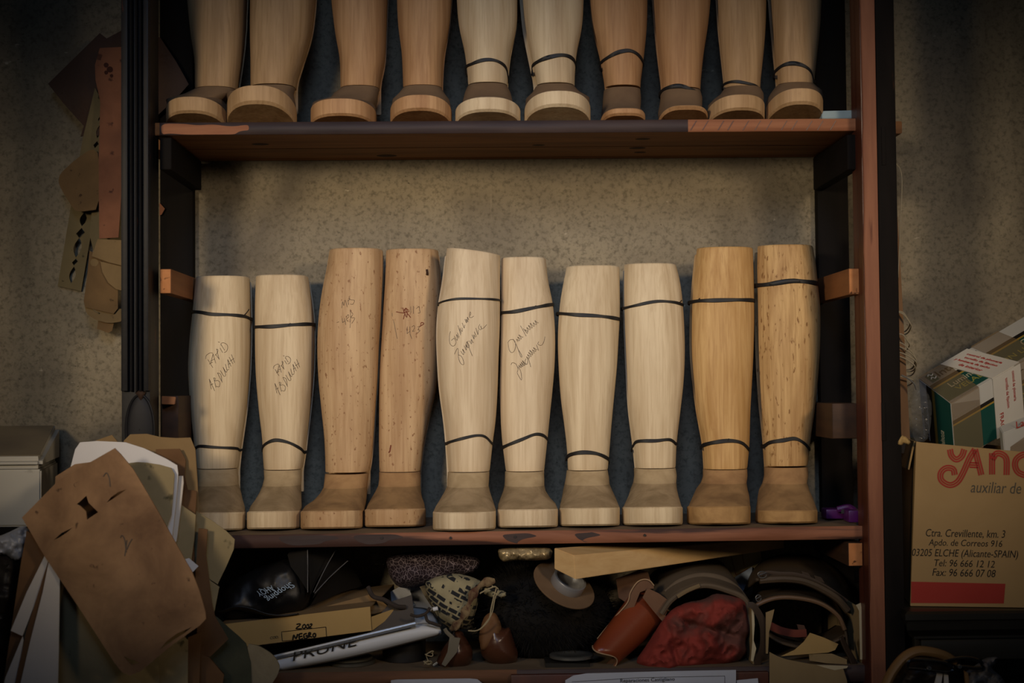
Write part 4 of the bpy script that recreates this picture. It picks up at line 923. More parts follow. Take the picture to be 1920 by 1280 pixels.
# beaded net, printed pouch
def net_material():
    m = bpy.data.materials.new('beaded_net'); m.use_nodes = True; nt = m.node_tree; N = nt.nodes; L = nt.links; b = N['Principled BSDF']
    tc = N.new('ShaderNodeTexCoord'); v = N.new('ShaderNodeTexVoronoi'); v.feature = 'DISTANCE_TO_EDGE'; v.inputs['Scale'].default_value = 125
    L.new(tc.outputs['Object'], v.inputs['Vector']); r = N.new('ShaderNodeValToRGB')
    r.color_ramp.elements[0].position = .03; r.color_ramp.elements[0].color = lin('#75686b'); r.color_ramp.elements[1].position = .06; r.color_ramp.elements[1].color = lin('#1d0c13')
    L.new(v.outputs['Distance'], r.inputs[0]); L.new(r.outputs[0], b.inputs['Base Color']); b.inputs['Roughness'].default_value = .8; return m
inflate('beaded_textile', [(723, 1047), (745, 1036), (800, 1032), (860, 1034), (905, 1048), (898, 1072), (860, 1080), (815, 1092), (770, 1104), (745, 1100), (730, 1080)], .13, .045, 25, net_material(), amp=.02, ns=.03, edge=7, label='dark maroon textile with pale net pattern at the back of the shelf', cat='textile')
def print_material():
    m = bpy.data.materials.new('printed_cloth'); m.use_nodes = True; nt = m.node_tree; N = nt.nodes; L = nt.links; b = N['Principled BSDF']
    tc = N.new('ShaderNodeTexCoord'); mp = N.new('ShaderNodeMapping'); mp.inputs['Rotation'].default_value = (0, math.radians(-28), 0); L.new(tc.outputs['Object'], mp.inputs[0])
    v = N.new('ShaderNodeTexBrick'); v.inputs['Scale'].default_value = 26; v.inputs['Color1'].default_value = (0, 0, 0, 1); v.inputs['Color2'].default_value = (1, 1, 1, 1); v.inputs['Mortar'].default_value = (1, 1, 1, 1); v.inputs['Mortar Size'].default_value = .04; v.inputs['Bias'].default_value = -.1
    sp = N.new('ShaderNodeSeparateXYZ'); cb = N.new('ShaderNodeCombineXYZ'); L.new(mp.outputs[0], sp.inputs[0]); L.new(sp.outputs['X'], cb.inputs['X']); L.new(sp.outputs['Z'], cb.inputs['Y']); L.new(cb.outputs[0], v.inputs['Vector'])
    n = N.new('ShaderNodeTexNoise'); n.inputs['Scale'].default_value = 75; n.inputs['Detail'].default_value = 1.5; L.new(tc.outputs['Object'], n.inputs['Vector'])
    mm = N.new('ShaderNodeMath'); mm.operation = 'MULTIPLY_ADD'; mm.inputs[1].default_value = .5; L.new(v.outputs['Color'], mm.inputs[0]); L.new(n.outputs['Fac'], mm.inputs[2])
    r = N.new('ShaderNodeValToRGB'); r.color_ramp.elements[0].position = .76; r.color_ramp.elements[0].color = lin('#15161a'); r.color_ramp.elements[1].position = .79; r.color_ramp.elements[1].color = lin('#8d8466')
    L.new(mm.outputs[0], r.inputs[0]); L.new(r.outputs[0], b.inputs['Base Color']); b.inputs['Roughness'].default_value = .9; return m
pc = thing('drawstring_pouch', 'black and beige printed cloth pouch with drawstring over the wooden lasts', 'pouch', P(860, 1185, .05))
M_prn = print_material()
inflate('pouch_body', [(793, 1092), (820, 1080), (855, 1074), (885, 1081), (908, 1092), (900, 1115), (893, 1145), (885, 1165), (872, 1180), (845, 1179), (825, 1165), (812, 1140)], .07, .05, 35, M_prn, pc, amp=.012, ns=.03, edge=7)
M_trim = mat('plaid_trim', '#4a2f22', '#7e6c4e', rough=.9, scale=45, contrast=.2)
obj('trim_band', tube_bm([P(928, 1088, .015), P(905, 1094, .012), P(888, 1112, .01), P(876, 1140, .01), P(862, 1165, .014), P(845, 1180, .03)], [.004, .006, .008, .009, .009, .006, .005, .004]*4, 10, n=32, flat=.6), M_trim, pc)
inflate('gathered_mouth', [(905, 1098), (925, 1103), (948, 1108), (951, 1118), (935, 1123), (918, 1118), (906, 1112)], .03, .012, 8, M_prn, pc, amp=.006, ns=.08, edge=4)
M_string = mat('cream_string', '#8c7f62', '#9c9072', rough=.9)
obj('drawstring', tube_bm([P(900, 1112, .006), P(915, 1104, .004), P(930, 1100, .004), P(926, 1118, .004), P(921, 1140, .005), P(917, 1160, .005), P(905, 1175, .006), P(893, 1182, .008), P(878, 1182, .012)], .0013, 6, n=70), M_string, pc)
obj('drawstring', tube_bm([P(922, 1098, .005), P(934, 1104, .005), P(928, 1122, .004), P(922, 1150, .004), P(910, 1168, .005), P(900, 1180, .007)], .001, 6, n=50), M_string, pc)

# wooden shoe lasts
M_last = mat('polished_brown_last', '#42261a', '#573420', rough=.32, scale=5, spec=.6, coat=.2)
M_lastm = mat('matt_last_sole', '#5e4026', '#6d4c2f', rough=.6, scale=8)
def last(label, body, sole, Y, grp='brown wooden shoe lasts'):
    r = thing('shoe_last', label, 'shoe last', P(sum(p[0] for p in body)/len(body), max(p[1] for p in body), Y), grp)
    inflate('last_body', body, Y, .04, 38, M_last, r, edge=6, rnd=2, back=.9)
    if sole: inflate('sole_face', sole, Y-.022, .012, 14, M_lastm, r, edge=6, rnd=2)
    return r
r = last('polished brown shoe last standing upright right of the printed pouch', [(899, 1205), (908, 1180), (922, 1160), (938, 1172), (945, 1178), (957, 1174), (962, 1196), (972, 1225), (968, 1241), (944, 1250), (921, 1246), (903, 1230)], [(897, 1190), (907, 1156), (919, 1147), (930, 1149), (941, 1172), (938, 1195), (918, 1215), (902, 1222)], .07)
r = last('polished brown shoe last half under the printed pouch with grey ribbon', [(817, 1240), (830, 1215), (845, 1195), (852, 1182), (866, 1182), (874, 1197), (886, 1216), (886, 1234), (876, 1250), (848, 1255), (825, 1252)], None, .05)
sheet('ribbon', [(843, 1193), (863, 1196), (857, 1222), (835, 1249), (828, 1245), (839, 1222)], .006, mat('grey_ribbon', '#5f594c', '#6c6657', rough=.8), r, th=.001, wav=.004, ws=.05)
obj('ribbon_tie', tube_bm([P(834, 1178, .012), P(838, 1185, .01), P(850, 1196, .006)], .004, 6, n=8, flat=.4), mat('grey_ribbon', '#5f594c'), r)
obj('metal_tag', hexa_bm([P(811, 1246, .0), P(819, 1240, .0), P(821, 1243, .0), P(813, 1249, .0), P(811, 1246, .004), P(819, 1240, .004), P(821, 1243, .004), P(813, 1249, .004)], .0005), mat('bright_metal', '#c9c9c4', rough=.3, metal=.8), r)
st_ = obj('string_tangle', tube_bm([P(800+7*math.sin(k*1.1)+k*.25, 1246-7*abs(math.cos(k*.8))-(k*.8 if k > 14 else 0), .01+.004*math.sin(k)) for k in range(26)], .0009, 5, n=120), M_string); tag(st_, 'small tangle of cream string at the front edge of the bottom shelf', 'string'); recentre(st_)
def disc(name, c, rx, ry, h, m, parent=None, n=40):
    rows = []
    for z, k in ((0, .96), (0.001, 1), (h-.001, 1), (h, .97), (h, .6), (h-.0015, .55)):
        rows.append([Vector((c.x+rx*k*math.cos(t), c.y+ry*k*math.sin(t), c.z+z)) for t in np.linspace(0, 2*PI, n, endpoint=False)])
    return obj(name, grid_bm(rows, True, True), m, parent)
def on_shelf(px, py, s=SH_B):
    """where the ray through a pixel meets the shelf top"""
    y = .1
    for _ in range(8):
        p = P(px, py, y); z = zline(s, p.x); d = (p-CAMP); k = (z-CAMP.z)/d.z; y = CAMY+(y-CAMY)*k
    return P(px, py, y)
M_tin = mat('dull_tin', '#5d5a50', '#6f6b5f', rough=.35, metal=.7)
c = on_shelf(660, 1240); c.y = min(c.y, .08); c.z = zline(SH_B, c.x)
o = disc('tin_lid', c, .044, .044, .006, M_tin); tag(o, 'round dull metal tin lid, lower one under the white carrier bag', 'tin lid', 'tin lids on the bottom shelf'); recentre(o)
c2 = c+Vector((-.003, .004, .0065)); o = disc('tin_lid', c2, .042, .042, .005, M_tin); tag(o, 'round dull metal tin lid lying on another one', 'tin lid', 'tin lids on the bottom shelf'); recentre(o)
c = on_shelf(757, 1238); c.y = .11; c.z = zline(SH_B, c.x)
o = disc('round_tin', c, .04, .04, .045, mat('black_tin', '#131212', '#1c1a1a', rough=.5)); tag(o, 'dark round tin in shade under the end of the white carrier bag', 'tin'); recentre(o)
c = on_shelf(1070, 1238); c.y = .05; c.z = zline(SH_B, c.x)
pl = prism('glass_plate', [(1023, 1243), (1106, 1244), (1107, 1253), (1022, 1251)], .012, .06, mat('dark_glass_slab', '#2c2a26', rough=.2, spec=.6), label='thin dark glassy slab under the silver tin lid', cat='plate')
o = disc('tin_lid', Vector((c.x, c.y, zline(SH_B, c.x)+.011)), .04, .04, .006, mat('silver_tin', '#8d8c86', rough=.3, metal=.8)); tag(o, 'silver tin lid at the front edge left of the rust leather roll', 'tin lid', 'tin lids on the bottom shelf'); recentre(o)

# black fur hat with leather disc and metal collar
M_fur = mat('black_fur', '#0a0908', '#15120f', rough=.8, spec=.2)
hat = thing('fur_plume', 'big ball of black fur with leather disc and metal collar', 'fur ball', P(1015, 1245, .15))
hc = P(1018, 1148, .15); hr = (.132, .10, .088)
bm = bmesh.new(); bmesh.ops.create_icosphere(bm, subdivisions=4, radius=1)
for v in bm.verts:
    n = v.co.normalized(); k = 1+.05*noise.noise(n*3)
    v.co = hc+Vector((n.x*hr[0]*k, n.y*hr[1]*k, n.z*hr[2]*k))
obj('fur_core', bm, M_fur, hat)
bm = bmesh.new(); rnd = random.Random(3)
for _ in range(5200):
    n = Vector((rnd.gauss(0, 1), rnd.gauss(0, 1), rnd.gauss(0, 1))).normalized()
    if n.y > .45: continue
    b0 = hc+Vector((n.x*hr[0], n.y*hr[1], n.z*hr[2]))*.0+Vector((n.x*hr[0]*.96, n.y*hr[1]*.96, n.z*hr[2]*.96))
    d = (n+Vector((rnd.gauss(0, .5), rnd.gauss(0, .3), -.3+rnd.gauss(0, .5)))).normalized()
    L_ = rnd.uniform(.012, .028); s = d.cross(n)
    s = (s.normalized() if s.length > 1e-3 else Vector((1, 0, 0)))*.0006
    tip = b0+d*L_+n*.003
    if tip.y < .01: tip.y = .01
    if tip.z > zline(SH_M, tip.x)-.026: continue
    if tip.z < zline(SH_B, tip.x)+.001: continue
    mid = b0+d*L_*.5+n*.004
    v = [bm.verts.new(p) for p in (b0-s, b0+s, mid+s*.7, mid-s*.7, tip)]
    bm.faces.new((v[0], v[1], v[2], v[3])); bm.faces.new((v[3], v[2], v[4]))
tag(obj('fur_pile', bm, M_fur, hat), kind='stuff')
dc = P(1057, 1098, .035); nrm = Vector((.40, -.47, .79)).normalized()
uu = nrm.cross(Vector((0, 1, 0))).normalized(); vv = nrm.cross(uu)
def cyl(name, c, n, r0, r1, h, m, parent, hollow=0, seg=44):
    u = n.cross(Vector((0, 1, 0))).normalized(); v = n.cross(u)
    prof = [(r0*.99, 0), (r0, .0006), (r1, h-.0006), (r1*.99, h)]
    if hollow: prof += [(r1-hollow, h), (r1-hollow, h*.25), (.001, h*.25)]
    else: prof += [(.001, h)]
    return obj(name, grid_bm([[c+u*(r*math.cos(t))+v*(r*math.sin(t))+n*z for t in np.linspace(0, 2*PI, seg, endpoint=False)] for r, z in prof], True), m, parent)
cyl('leather_disc', dc, nrm, .060, .060, .003, mat('brown_suede_disc', '#5d4833', '#6e573f', rough=.9, scale=30), hat)
cyl('metal_collar', dc+nrm*.003+uu*(-.004), nrm, .031, .031, .018, mat('polished_steel', '#b5b6b8', rough=.38, metal=.7), hat, hollow=.004)
# crumpled golden wrapper
inflate('foil_packet', [(933, 1030), (945, 1027), (990, 1026), (1030, 1026), (1037, 1034), (1032, 1048), (1000, 1051), (965, 1050), (945, 1054), (936, 1046)], .035, .03, 12, mat('crinkled_gold_foil', '#a08a60', '#c4b08a', rough=.3, metal=.4, bump=.6, bscale=60), amp=.012, ns=.09, edge=4, label='crinkled golden foil packet wedged under the middle shelf', cat='packet')
# pale wood offcut
wb = [P(1076, 1041, -.035), P(1470, 1006, .22), P(1470, 1027, .22), P(1079, 1086, -.035), P(1039, 1027, -.005), P(1440, 1000, .25), P(1440, 1020, .25), P(1039, 1066, -.005)]
hmax = lambda p: Vector((p.x, p.y, min(p.z, zline(SH_M, p.x)-.0248)))
wb = [hmax(p) for p in wb]
o = obj('wood_beam', hexa_bm(wb, .001), woodx('pale_beech', '#b89462', '#cbaa78', rough=.6)); tag(o, 'long pale beech offcut wedged under the middle shelf', 'wood offcut'); recentre(o)
# papers at the back
sheet('notice_sheet', [(1330, 1050), (1425, 1028), (1430, 1060), (1400, 1085), (1385, 1120), (1360, 1105), (1345, 1080)], .27, mat('yellowed_paper', '#a08e68', '#b09e78', rough=.8), th=.001, label='yellowed sheet with red ruled lines at the back of the bottom shelf', cat='paper sheet')
rl = bpy.data.objects['notice_sheet']
for l in ([(1370, 1040), (1380, 1078)], [(1391, 1036), (1396, 1062)], [(1380, 1078), (1402, 1066)]):
    pp = [P(x, y, .2685) for x, y in l]; q = obj('ruled_line', tube_bm(pp, .0006, 5), mat('red_rule', '#7e3626'), None); q.data.transform(Matrix.Translation(-rl.location)); q.parent = rl
sheet('blue_sheet', [(1378, 1082), (1410, 1062), (1412, 1110), (1396, 1125), (1382, 1100)], .262, mat('blue_white_paper', '#8d9db8', '#a4b0c2', rough=.8), th=.001, label='bluish white paper between the two gaiters at the back', cat='paper sheet')

# rust leather roll
M_rustl = mat('rust_leather', '#6a2e18', '#7b3a20', rough=.35, scale=5, spec=.5, bump=.05, bscale=120)
M_suede = mat('brown_suede', '#604635', '#715440', rough=.95, scale=14)
M_edge = mat('pale_cut_edge', '#a08466', rough=.9)
rr = thing('leather_roll', 'rolled rust brown leather with suede inside at the front edge', 'leather roll', P(1180, 1255, .03))
def ring3(c, u, v, a0, a1, n=26): return [c+u*math.cos(t)+v*math.sin(t) for t in np.linspace(a0, a1, n)]
lo = P(1129, 1233, .022); hi = P(1219, 1134, .11); ax = (hi-lo).normalized()
un = ax.cross(Vector((0, -1, 0))).normalized(); vn = Vector((0, -1, 0)); vn = (vn-ax*vn.dot(ax)).normalized()
def cone_rows(k, A0, A1):
    out = []
    for t in np.linspace(0, 1, 12):
        c = lo.lerp(hi, t); r = .027+.016*t
        wv = .0
        out.append([c+un*(r*k*math.cos(a))+vn*(r*k*.85*math.sin(a))+ax*(.012*math.sin(2*a)*(1-t)*.9+.012*math.sin(a*2+1)*t) for a in np.linspace(A0, A1, 34)])
    return out
bm = grid_bm(cone_rows(1, -.9, 3.9)); o = obj('rolled_hide', bm, M_rustl, rr, angle=80); s = o.modifiers.new('thickness', 'SOLIDIFY'); s.thickness = .0025; s.offset = -1
bm = grid_bm(cone_rows(.90, -.85, 3.85)); o = obj('suede_lining', bm, M_suede, rr, angle=80); s = o.modifiers.new('thickness', 'SOLIDIFY'); s.thickness = .001; s.offset = -1
sheet('suede_flap', [(1120, 1197), (1150, 1160), (1175, 1130), (1181, 1112), (1190, 1096), (1203, 1086), (1215, 1087), (1226, 1096), (1226, 1103), (1215, 1104), (1200, 1110), (1192, 1130), (1176, 1172), (1160, 1190), (1146, 1203), (1142, 1197)], lambda x, y: .075-.0002*(1200-y), M_suede, rr, th=.0025, edge=12)
sheet('suede_flap', [(1214, 1102), (1235, 1112), (1256, 1127), (1250, 1148), (1244, 1167), (1225, 1145), (1205, 1120)], .05, M_suede, rr, th=.0025, edge=12)
for rr_, cc_, k_ in ((.027, lo, 0), (.043, hi, 1)):
    obj('cut_edge', tube_bm([cc_+un*(rr_*math.cos(a))+vn*(rr_*.85*math.sin(a))+ax*(.0108*math.sin(2*a) if k_ == 0 else .012*math.sin(a*2+1)) for a in np.linspace(-.9, 3.9, 44)], .0012, 5), M_edge, rr)
obj('cut_edge', tube_bm([P(1120, 1197, .073), P(1150, 1160, .065), P(1176, 1130, .059), P(1182, 1110, .055), P(1194, 1092, .051), P(1206, 1086, .05), P(1218, 1088, .05), P(1226, 1097, .053)], .0011, 5, n=40), M_edge, rr)
sheet('suede_scrap', [(1155, 1085), (1200, 1068), (1215, 1072), (1220, 1090), (1200, 1085), (1185, 1100), (1175, 1130), (1160, 1120)], .10, M_suede, th=.003, label='dull brown suede scrap behind the rust leather roll', cat='suede scrap')

# red cloth and gaiters
M_red = mat('red_cotton', '#762c24', '#90392f', rough=.9, scale=7, bump=.15, bscale=180, speck='#5e3a32', speck_amt=.58, speck_scale=6)
rc = inflate('red_cloth', [(1190, 1240), (1215, 1205), (1243, 1160), (1262, 1140), (1290, 1128), (1318, 1124), (1340, 1112), (1362, 1114), (1397, 1122), (1402, 1145), (1408, 1180), (1398, 1202), (1402, 1222), (1385, 1240), (1350, 1250), (1312, 1252), (1282, 1262), (1270, 1262), (1240, 1276), (1222, 1274), (1205, 1255)], .055, .06, 40, M_red, amp=.032, ns=.026, edge=5, seed=6,
   fold=lambda x, y: .014*math.exp(-((y-(1172+.25*(x-1300)))/7)**2)*(1 if x > 1280 else .3)+.010*math.exp(-((x-1258-(y-1200)*.3)/6)**2),
   label='crumpled red cotton cloth stuffed in the mouth of the left gaiter', cat='cloth')
M_gait = mat('grey_brown_gaiter', '#463b2e', '#5a4d3d', rough=.75, scale=9, bump=.15, bscale=60)
M_gaitd = mat('dark_brown_gaiter', '#3b3024', '#4d3f2f', rough=.6, scale=9, bump=.15, bscale=60)
M_strap = mat('dark_strap_leather', '#2c2118', '#3a2c20', rough=.6, scale=12)
M_buckle = mat('steel_buckle', '#9a9a98', rough=.3, metal=.9)
def arc(pts, Y, n=None): return [P(x, y, Y) for x, y in pts]
gt = thing('leather_gaiter', 'grey-brown curved leather gaiter holding the red cloth', 'gaiter', P(1310, 1250, .15), 'leather gaiters on the bottom shelf')
loft('shell', [arc([(1212, 1120), (1220, 1080), (1255, 1060), (1310, 1052), (1350, 1054), (1372, 1090), (1390, 1150)], .24), arc([(1222, 1130), (1236, 1095), (1272, 1072), (1318, 1066), (1362, 1076), (1385, 1102), (1402, 1160)], .13), arc([(1240, 1150), (1257, 1126), (1282, 1109), (1320, 1097), (1362, 1106), (1398, 1126), (1408, 1180)], .045)], M_gait, gt, n=44, th=.005, rows=16)
obj('rolled_rim', tube_bm(arc([(1240, 1150), (1257, 1126), (1282, 1109), (1320, 1097), (1362, 1106), (1398, 1126), (1408, 1180)], .043), .0055, 8, n=40), M_gait, gt)
obj('stitched_band', tube_bm(arc([(1250, 1112), (1275, 1092), (1310, 1081), (1350, 1085), (1380, 1104), (1400, 1130)], .082), .007, 8, n=36, flat=.5), M_gait, gt)
obj('strap_end', tube_bm(arc([(1270, 1118), (1290, 1106), (1312, 1097)], .036), .004, 6, n=12, flat=.5), mat('worn_strap', '#6a5a40'), gt)
g2 = thing('leather_gaiter', 'dark brown gaiter with straps and buckles in a torn carton', 'gaiter', P(1500, 1230, .15), 'leather gaiters on the bottom shelf')
loft('outer_flap', [arc([(1395, 1110), (1420, 1062), (1470, 1040), (1530, 1046), (1580, 1085), (1606, 1150)], .25), arc([(1405, 1100), (1428, 1070), (1472, 1058), (1522, 1066), (1568, 1098), (1598, 1150)], .14), arc([(1418, 1086), (1443, 1085), (1475, 1085), (1506, 1089), (1538, 1102), (1570, 1122), (1590, 1146)], .05)], M_gaitd, g2, n=44, th=.005, rows=14)
obj('flap_rim', tube_bm(arc([(1424, 1088), (1443, 1086), (1475, 1085), (1506, 1089), (1538, 1102), (1570, 1122), (1590, 1144)], .047), .007, 8, n=40), M_gaitd, g2)
loft('inner_tube', [arc([(1405, 1180), (1412, 1120), (1450, 1098), (1500, 1098), (1550, 1115), (1585, 1155), (1592, 1210)], .20), arc([(1410, 1170), (1418, 1135), (1454, 1121), (1496, 1121), (1538, 1131), (1570, 1153), (1584, 1180), (1590, 1215)], .04)], M_gaitd, g2, n=44, th=.004, rows=8)
obj('tube_rim', tube_bm(arc([(1412, 1150), (1420, 1134), (1454, 1121), (1496, 1121), (1538, 1131), (1570, 1153), (1584, 1180)], .037), .004, 8, n=40), mat('worn_rim', '#5c4632', '#6d5540', rough=.5), g2)
loft('lower_wall', [arc([(1440, 1168), (1450, 1176), (1480, 1190), (1510, 1196), (1545, 1186), (1580, 1165)], .20), arc([(1440, 1190), (1460, 1203), (1490, 1212), (1520, 1214), (1560, 1205), (1588, 1190)], .05)], M_gaitd, g2, n=30, th=.004)
obj('red_strap', tube_bm(arc([(1443, 1172), (1465, 1182), (1490, 1187), (1512, 1186)], .08), .008, 6, n=20, flat=.25), mat('red_brown_strap', '#5a2a20', '#6a3428'), g2)
sheet('tongue', [(1494, 1170), (1508, 1172), (1514, 1190), (1512, 1198), (1502, 1196)], .09, mat('tongue_leather', '#4a3328'), g2, th=.003)
obj('strap', tube_bm(arc([(1424, 1078), (1440, 1074), (1462, 1076), (1490, 1077), (1520, 1086), (1555, 1105), (1588, 1128)], .055), .005, 6, n=36, flat=.4), M_strap, g2)
for x, y, w, h in ((1429, 1077, 8, 6), (1422, 1121, 5, 6)):
    obj('buckle', tube_bm([P(x+w*math.cos(t), y+h*math.sin(t), .036) for t in np.linspace(0, 2*PI, 16, endpoint=False)], .0011, 5, closed=True), M_buckle, g2)
    obj('buckle_prong', tube_bm([P(x-w, y+2, .034), P(x+w, y-4, .034)], .0009, 5), M_buckle, g2)
for k, (x, y) in enumerate(((1502, 1070), (1526, 1078))):
    sheet('strap_keeper', [(x, y), (x+14, y+4), (x+20, y+14), (x+4, y+10)], .06, M_strap, g2, th=.004)
obj('hanging_strap', loft('hanging_strap', [arc([(1402, 1128), (1415, 1130), (1430, 1150), (1440, 1175), (1438, 1215), (1428, 1240), (1430, 1262), (1437, 1285)], .012), arc([(1402, 1138), (1410, 1142), (1420, 1160), (1425, 1180), (1424, 1212), (1415, 1240), (1418, 1262), (1424, 1288)], .008)], M_strap, None, n=40, th=.003).data, None, g2)
bpy.data.objects.remove([x for x in bpy.data.objects if x.name.startswith('hanging_strap') and x.parent is None][0])
g2.children[-1].modifiers.new('thickness', 'SOLIDIFY').thickness = .003
loft('side_strap', [arc([(1580, 1192), (1590, 1212), (1603, 1235), (1612, 1262), (1614, 1290)], .012), arc([(1574, 1196), (1583, 1218), (1594, 1240), (1600, 1265), (1600, 1290)], .006)], M_strap, g2, n=30, th=.003)
M_kbox2 = mat('torn_carton_board', '#7d6a4a', '#8d7957', rough=.9, scale=8, speck='#544428', speck_amt=.62, speck_scale=18)
M_torn = mat('torn_paper_edge', '#b0a488', rough=.95)
tb = thing('torn_carton', 'torn open cardboard carton around the right gaiter', 'box', P(1510, 1252, .1))
sheet('front_wall', [(1443, 1222), (1458, 1230), (1475, 1236), (1517, 1244), (1550, 1248), (1580, 1250), (1588, 1275), (1590, 1296), (1443, 1296)], -.0135, M_kbox2, tb, th=.003, wav=.003)
sheet('torn_strip', [(1530, 1246), (1560, 1247), (1590, 1248), (1588, 1252), (1565, 1256), (1545, 1251)], -.0155, M_torn, tb, th=.001)
sheet('curled_flap', [(1464, 1230), (1490, 1218), (1507, 1203), (1519, 1186), (1545, 1195), (1572, 1207), (1566, 1218), (1553, 1223), (1510, 1226)], lambda x, y: .02+.0004*(1230-y), M_kbox, tb, th=.002)
sheet('inner_flap', [(1517, 1226), (1560, 1225), (1588, 1236), (1588, 1245), (1550, 1243), (1518, 1238)], .006, M_kbox2, tb, th=.002)
for q in ([(1409, 1134), (1413, 1136), (1415, 1170), (1413, 1200), (1418, 1215), (1412, 1240), (1408, 1238), (1411, 1200), (1410, 1165)], [(1605, 1134), (1614, 1130), (1617, 1150), (1617, 1236), (1613, 1236), (1611, 1145)]):
    s_ = sheet('torn_edge', q, .012, M_torn, tb, th=.002, edge=10)
a = P(1410, 1140, .014); b = P(1616, 1140, .014)
zf = zline(SH_B, a.x)
obj('side_wall', box_bm(a.x, a.x+.003, .015, .26, zf+.001, a.z, .0005), M_kbox2, tb)
obj('side_wall', box_bm(b.x-.003, b.x, .015, .26, zline(SH_B, b.x)+.001, b.z, .0005), M_kbox2, tb)
sheet('carton_flap', [(1436, 1148), (1452, 1142), (1448, 1160), (1442, 1185), (1440, 1225), (1436, 1225)], .004, M_kbox2, tb, th=.002)

# notices below the bottom shelf
M_paper = mat('printer_paper', '#a9adb8', '#b2b6c0', rough=.7)
npg = sheet('notice_sheet', [(1060, 1275), (1075, 1266), (1100, 1262), (1250, 1258), (1380, 1255.5), (1380, 1300), (1060, 1300)], -.022, M_paper, th=.0006, label='printed white notice below the right half of the bottom shelf', cat='notice')
def child_text(s, q, m, parent, **k):
    o = text(s, *q, m, None, **k); o.data.transform(Matrix.Translation(-parent.location)); o.parent = parent; return o
child_text('Reparaciones Castigliano', (P(1163, 1281, -.0226), P(1265, 1277.5, -.0226), P(1163, 1272.5, -.0226)), M_ink, npg, lift=.0004)
for l in ([(1072, 1278), (1200, 1270), (1359, 1267)], [(1359, 1267), (1359, 1297)]):
    q = obj('printed_line', tube_bm([P(x, y, -.0224) for x, y in l], .0004, 4), M_ink); q.data.transform(Matrix.Translation(-npg.location)); q.parent = npg
sheet('plastic_sleeve', [(733, 1275), (745, 1273.5), (880, 1271.5), (895, 1273), (905, 1281), (905, 1300), (733, 1300)], -.016, mat('clear_sleeve', '#9da0aa', '#b7bac2', rough=.15, spec=.7, bump=.3, bscale=25), th=.001, wav=.003, ws=.03, label='shiny plastic sleeve hanging below the left half of the bottom shelf', cat='plastic sleeve')
sheet('notice_sheet', [(1381, 1275), (1421, 1271), (1424, 1300), (1381, 1300)], -.018, M_paper, th=.0006, label='corner of a white sheet right of the printed notice', cat='notice')

# ------------------------------------------------------------------ right side: dark dresser, carton, lamp packs
dr = thing('dresser', 'black moulded dresser top under the big cardboard box', 'cabinet', (1.0, .1, -1.12))
M_dres = mat('black_dresser_paint', '#171613', '#24221d', rough=.4, scale=5, spec=.5, speck='#5a3a1e', speck_amt=.71, speck_scale=10)
DY = -.085
dx = P(1700, 1150, DY).x; zt = Z(1800, 1136, -.03)
prof = [(DY+.002, zt), (DY-.004, zt-.004), (DY-.004, zt-.014), (DY+.004, zt-.017), (DY-.001, zt-.021), (DY+.001, zt-.032), (DY+.016, zt-.042), (DY+.02, zt-.046), (DY+.02, zt-.05)]
obj('top_moulding', join(grid_bm([[Vector((dx+(y-DY)*.9 if x == 0 else 1.9, y, z)) for y, z in prof]+[Vector((dx+.018 if x == 0 else 1.9, .29, zt-.05)), Vector((dx if x == 0 else 1.9, .29, zt))] for x in (0, 1)], True, True)), M_dres, dr, angle=25)
ax0 = P(1727, 1200, DY+.03).x
zap = Z(1800, 1236, DY+.03)
obj('apron', box_bm(ax0, 1.88, DY+.03, DY+.05, zap, zt-.0505, .001), M_dres, dr)
obj('end_panel', box_bm(ax0-.004, ax0+.016, DY+.055, .28, -1.12, zt-.0505, .001), M_dres, dr)
obj('shelf_board', box_bm(ax0-.02, 1.88, -.30, .28, zap-.12, zap-.10, .001), M_dres, dr)
for x in (ax0, 1.86): obj('leg', box_bm(x-.018, x+.018, -.28, -.24, -1.12, zap-.12, .001), M_dres, dr)

M_cbox = mat('brown_carton', '#8d744e', '#a0855c', rough=.85, scale=4, bump=.05, bscale=120)
M_cboxs = mat('carton_side', '#8a6f46', '#9a7e52', rough=.85, scale=4)
cb_ = thing('cardboard_box', 'large brown cardboard box with address print on the dresser', 'box', P(1810, 1135, .06))
FL_T, FL_B = P(1718, 828, -.028), P(1707, 1131, -.028)
zbb = zt+.001
FL_B.z = zbb
dirr = Vector((math.cos(math.radians(-10)), math.sin(math.radians(-10)), 0)); back = Vector((-dirr.y, dirr.x, 0))
WB = .40
FR_B = FL_B+dirr*WB
cl_ = Vector((FL_T.x, FL_T.y, FL_T.z)); FR_T = cl_+dirr*WB; FR_T.z -= .04
dpt = .27
def card(name, q, m, t=.004, nrm=None): return thin(name, q, m, cb_, t, nrm)
card('front_panel', (cl_, FR_T, FR_B, FL_B), M_cbox, nrm=back*.004)
card('side_panel', (cl_+back*.0045, cl_+back*dpt, FL_B+back*dpt, FL_B+back*.0045), M_cboxs, nrm=dirr*.004)
card('side_panel', (FR_T+back*.0045, FR_T+back*dpt, FR_B+back*dpt, FR_B+back*.0045), M_cboxs, nrm=-dirr*.004)
card('back_panel', (cl_+back*dpt, FR_T+back*dpt, FR_B+back*dpt, FL_B+back*dpt), M_cboxs, nrm=back*.004)
card('bottom_panel', (FL_B+back*.005, FR_B+back*.005, FR_B+back*dpt, FL_B+back*dpt), M_cboxs, nrm=Vector((0, 0, .004)))
card('side_flap', (cl_+back*.01, cl_+back*(dpt-.01), cl_+back*(dpt-.01)+Vector((-.012, 0, -.05)), cl_+back*.01+Vector((-.012, 0, -.05))), M_cboxs, t=.003)
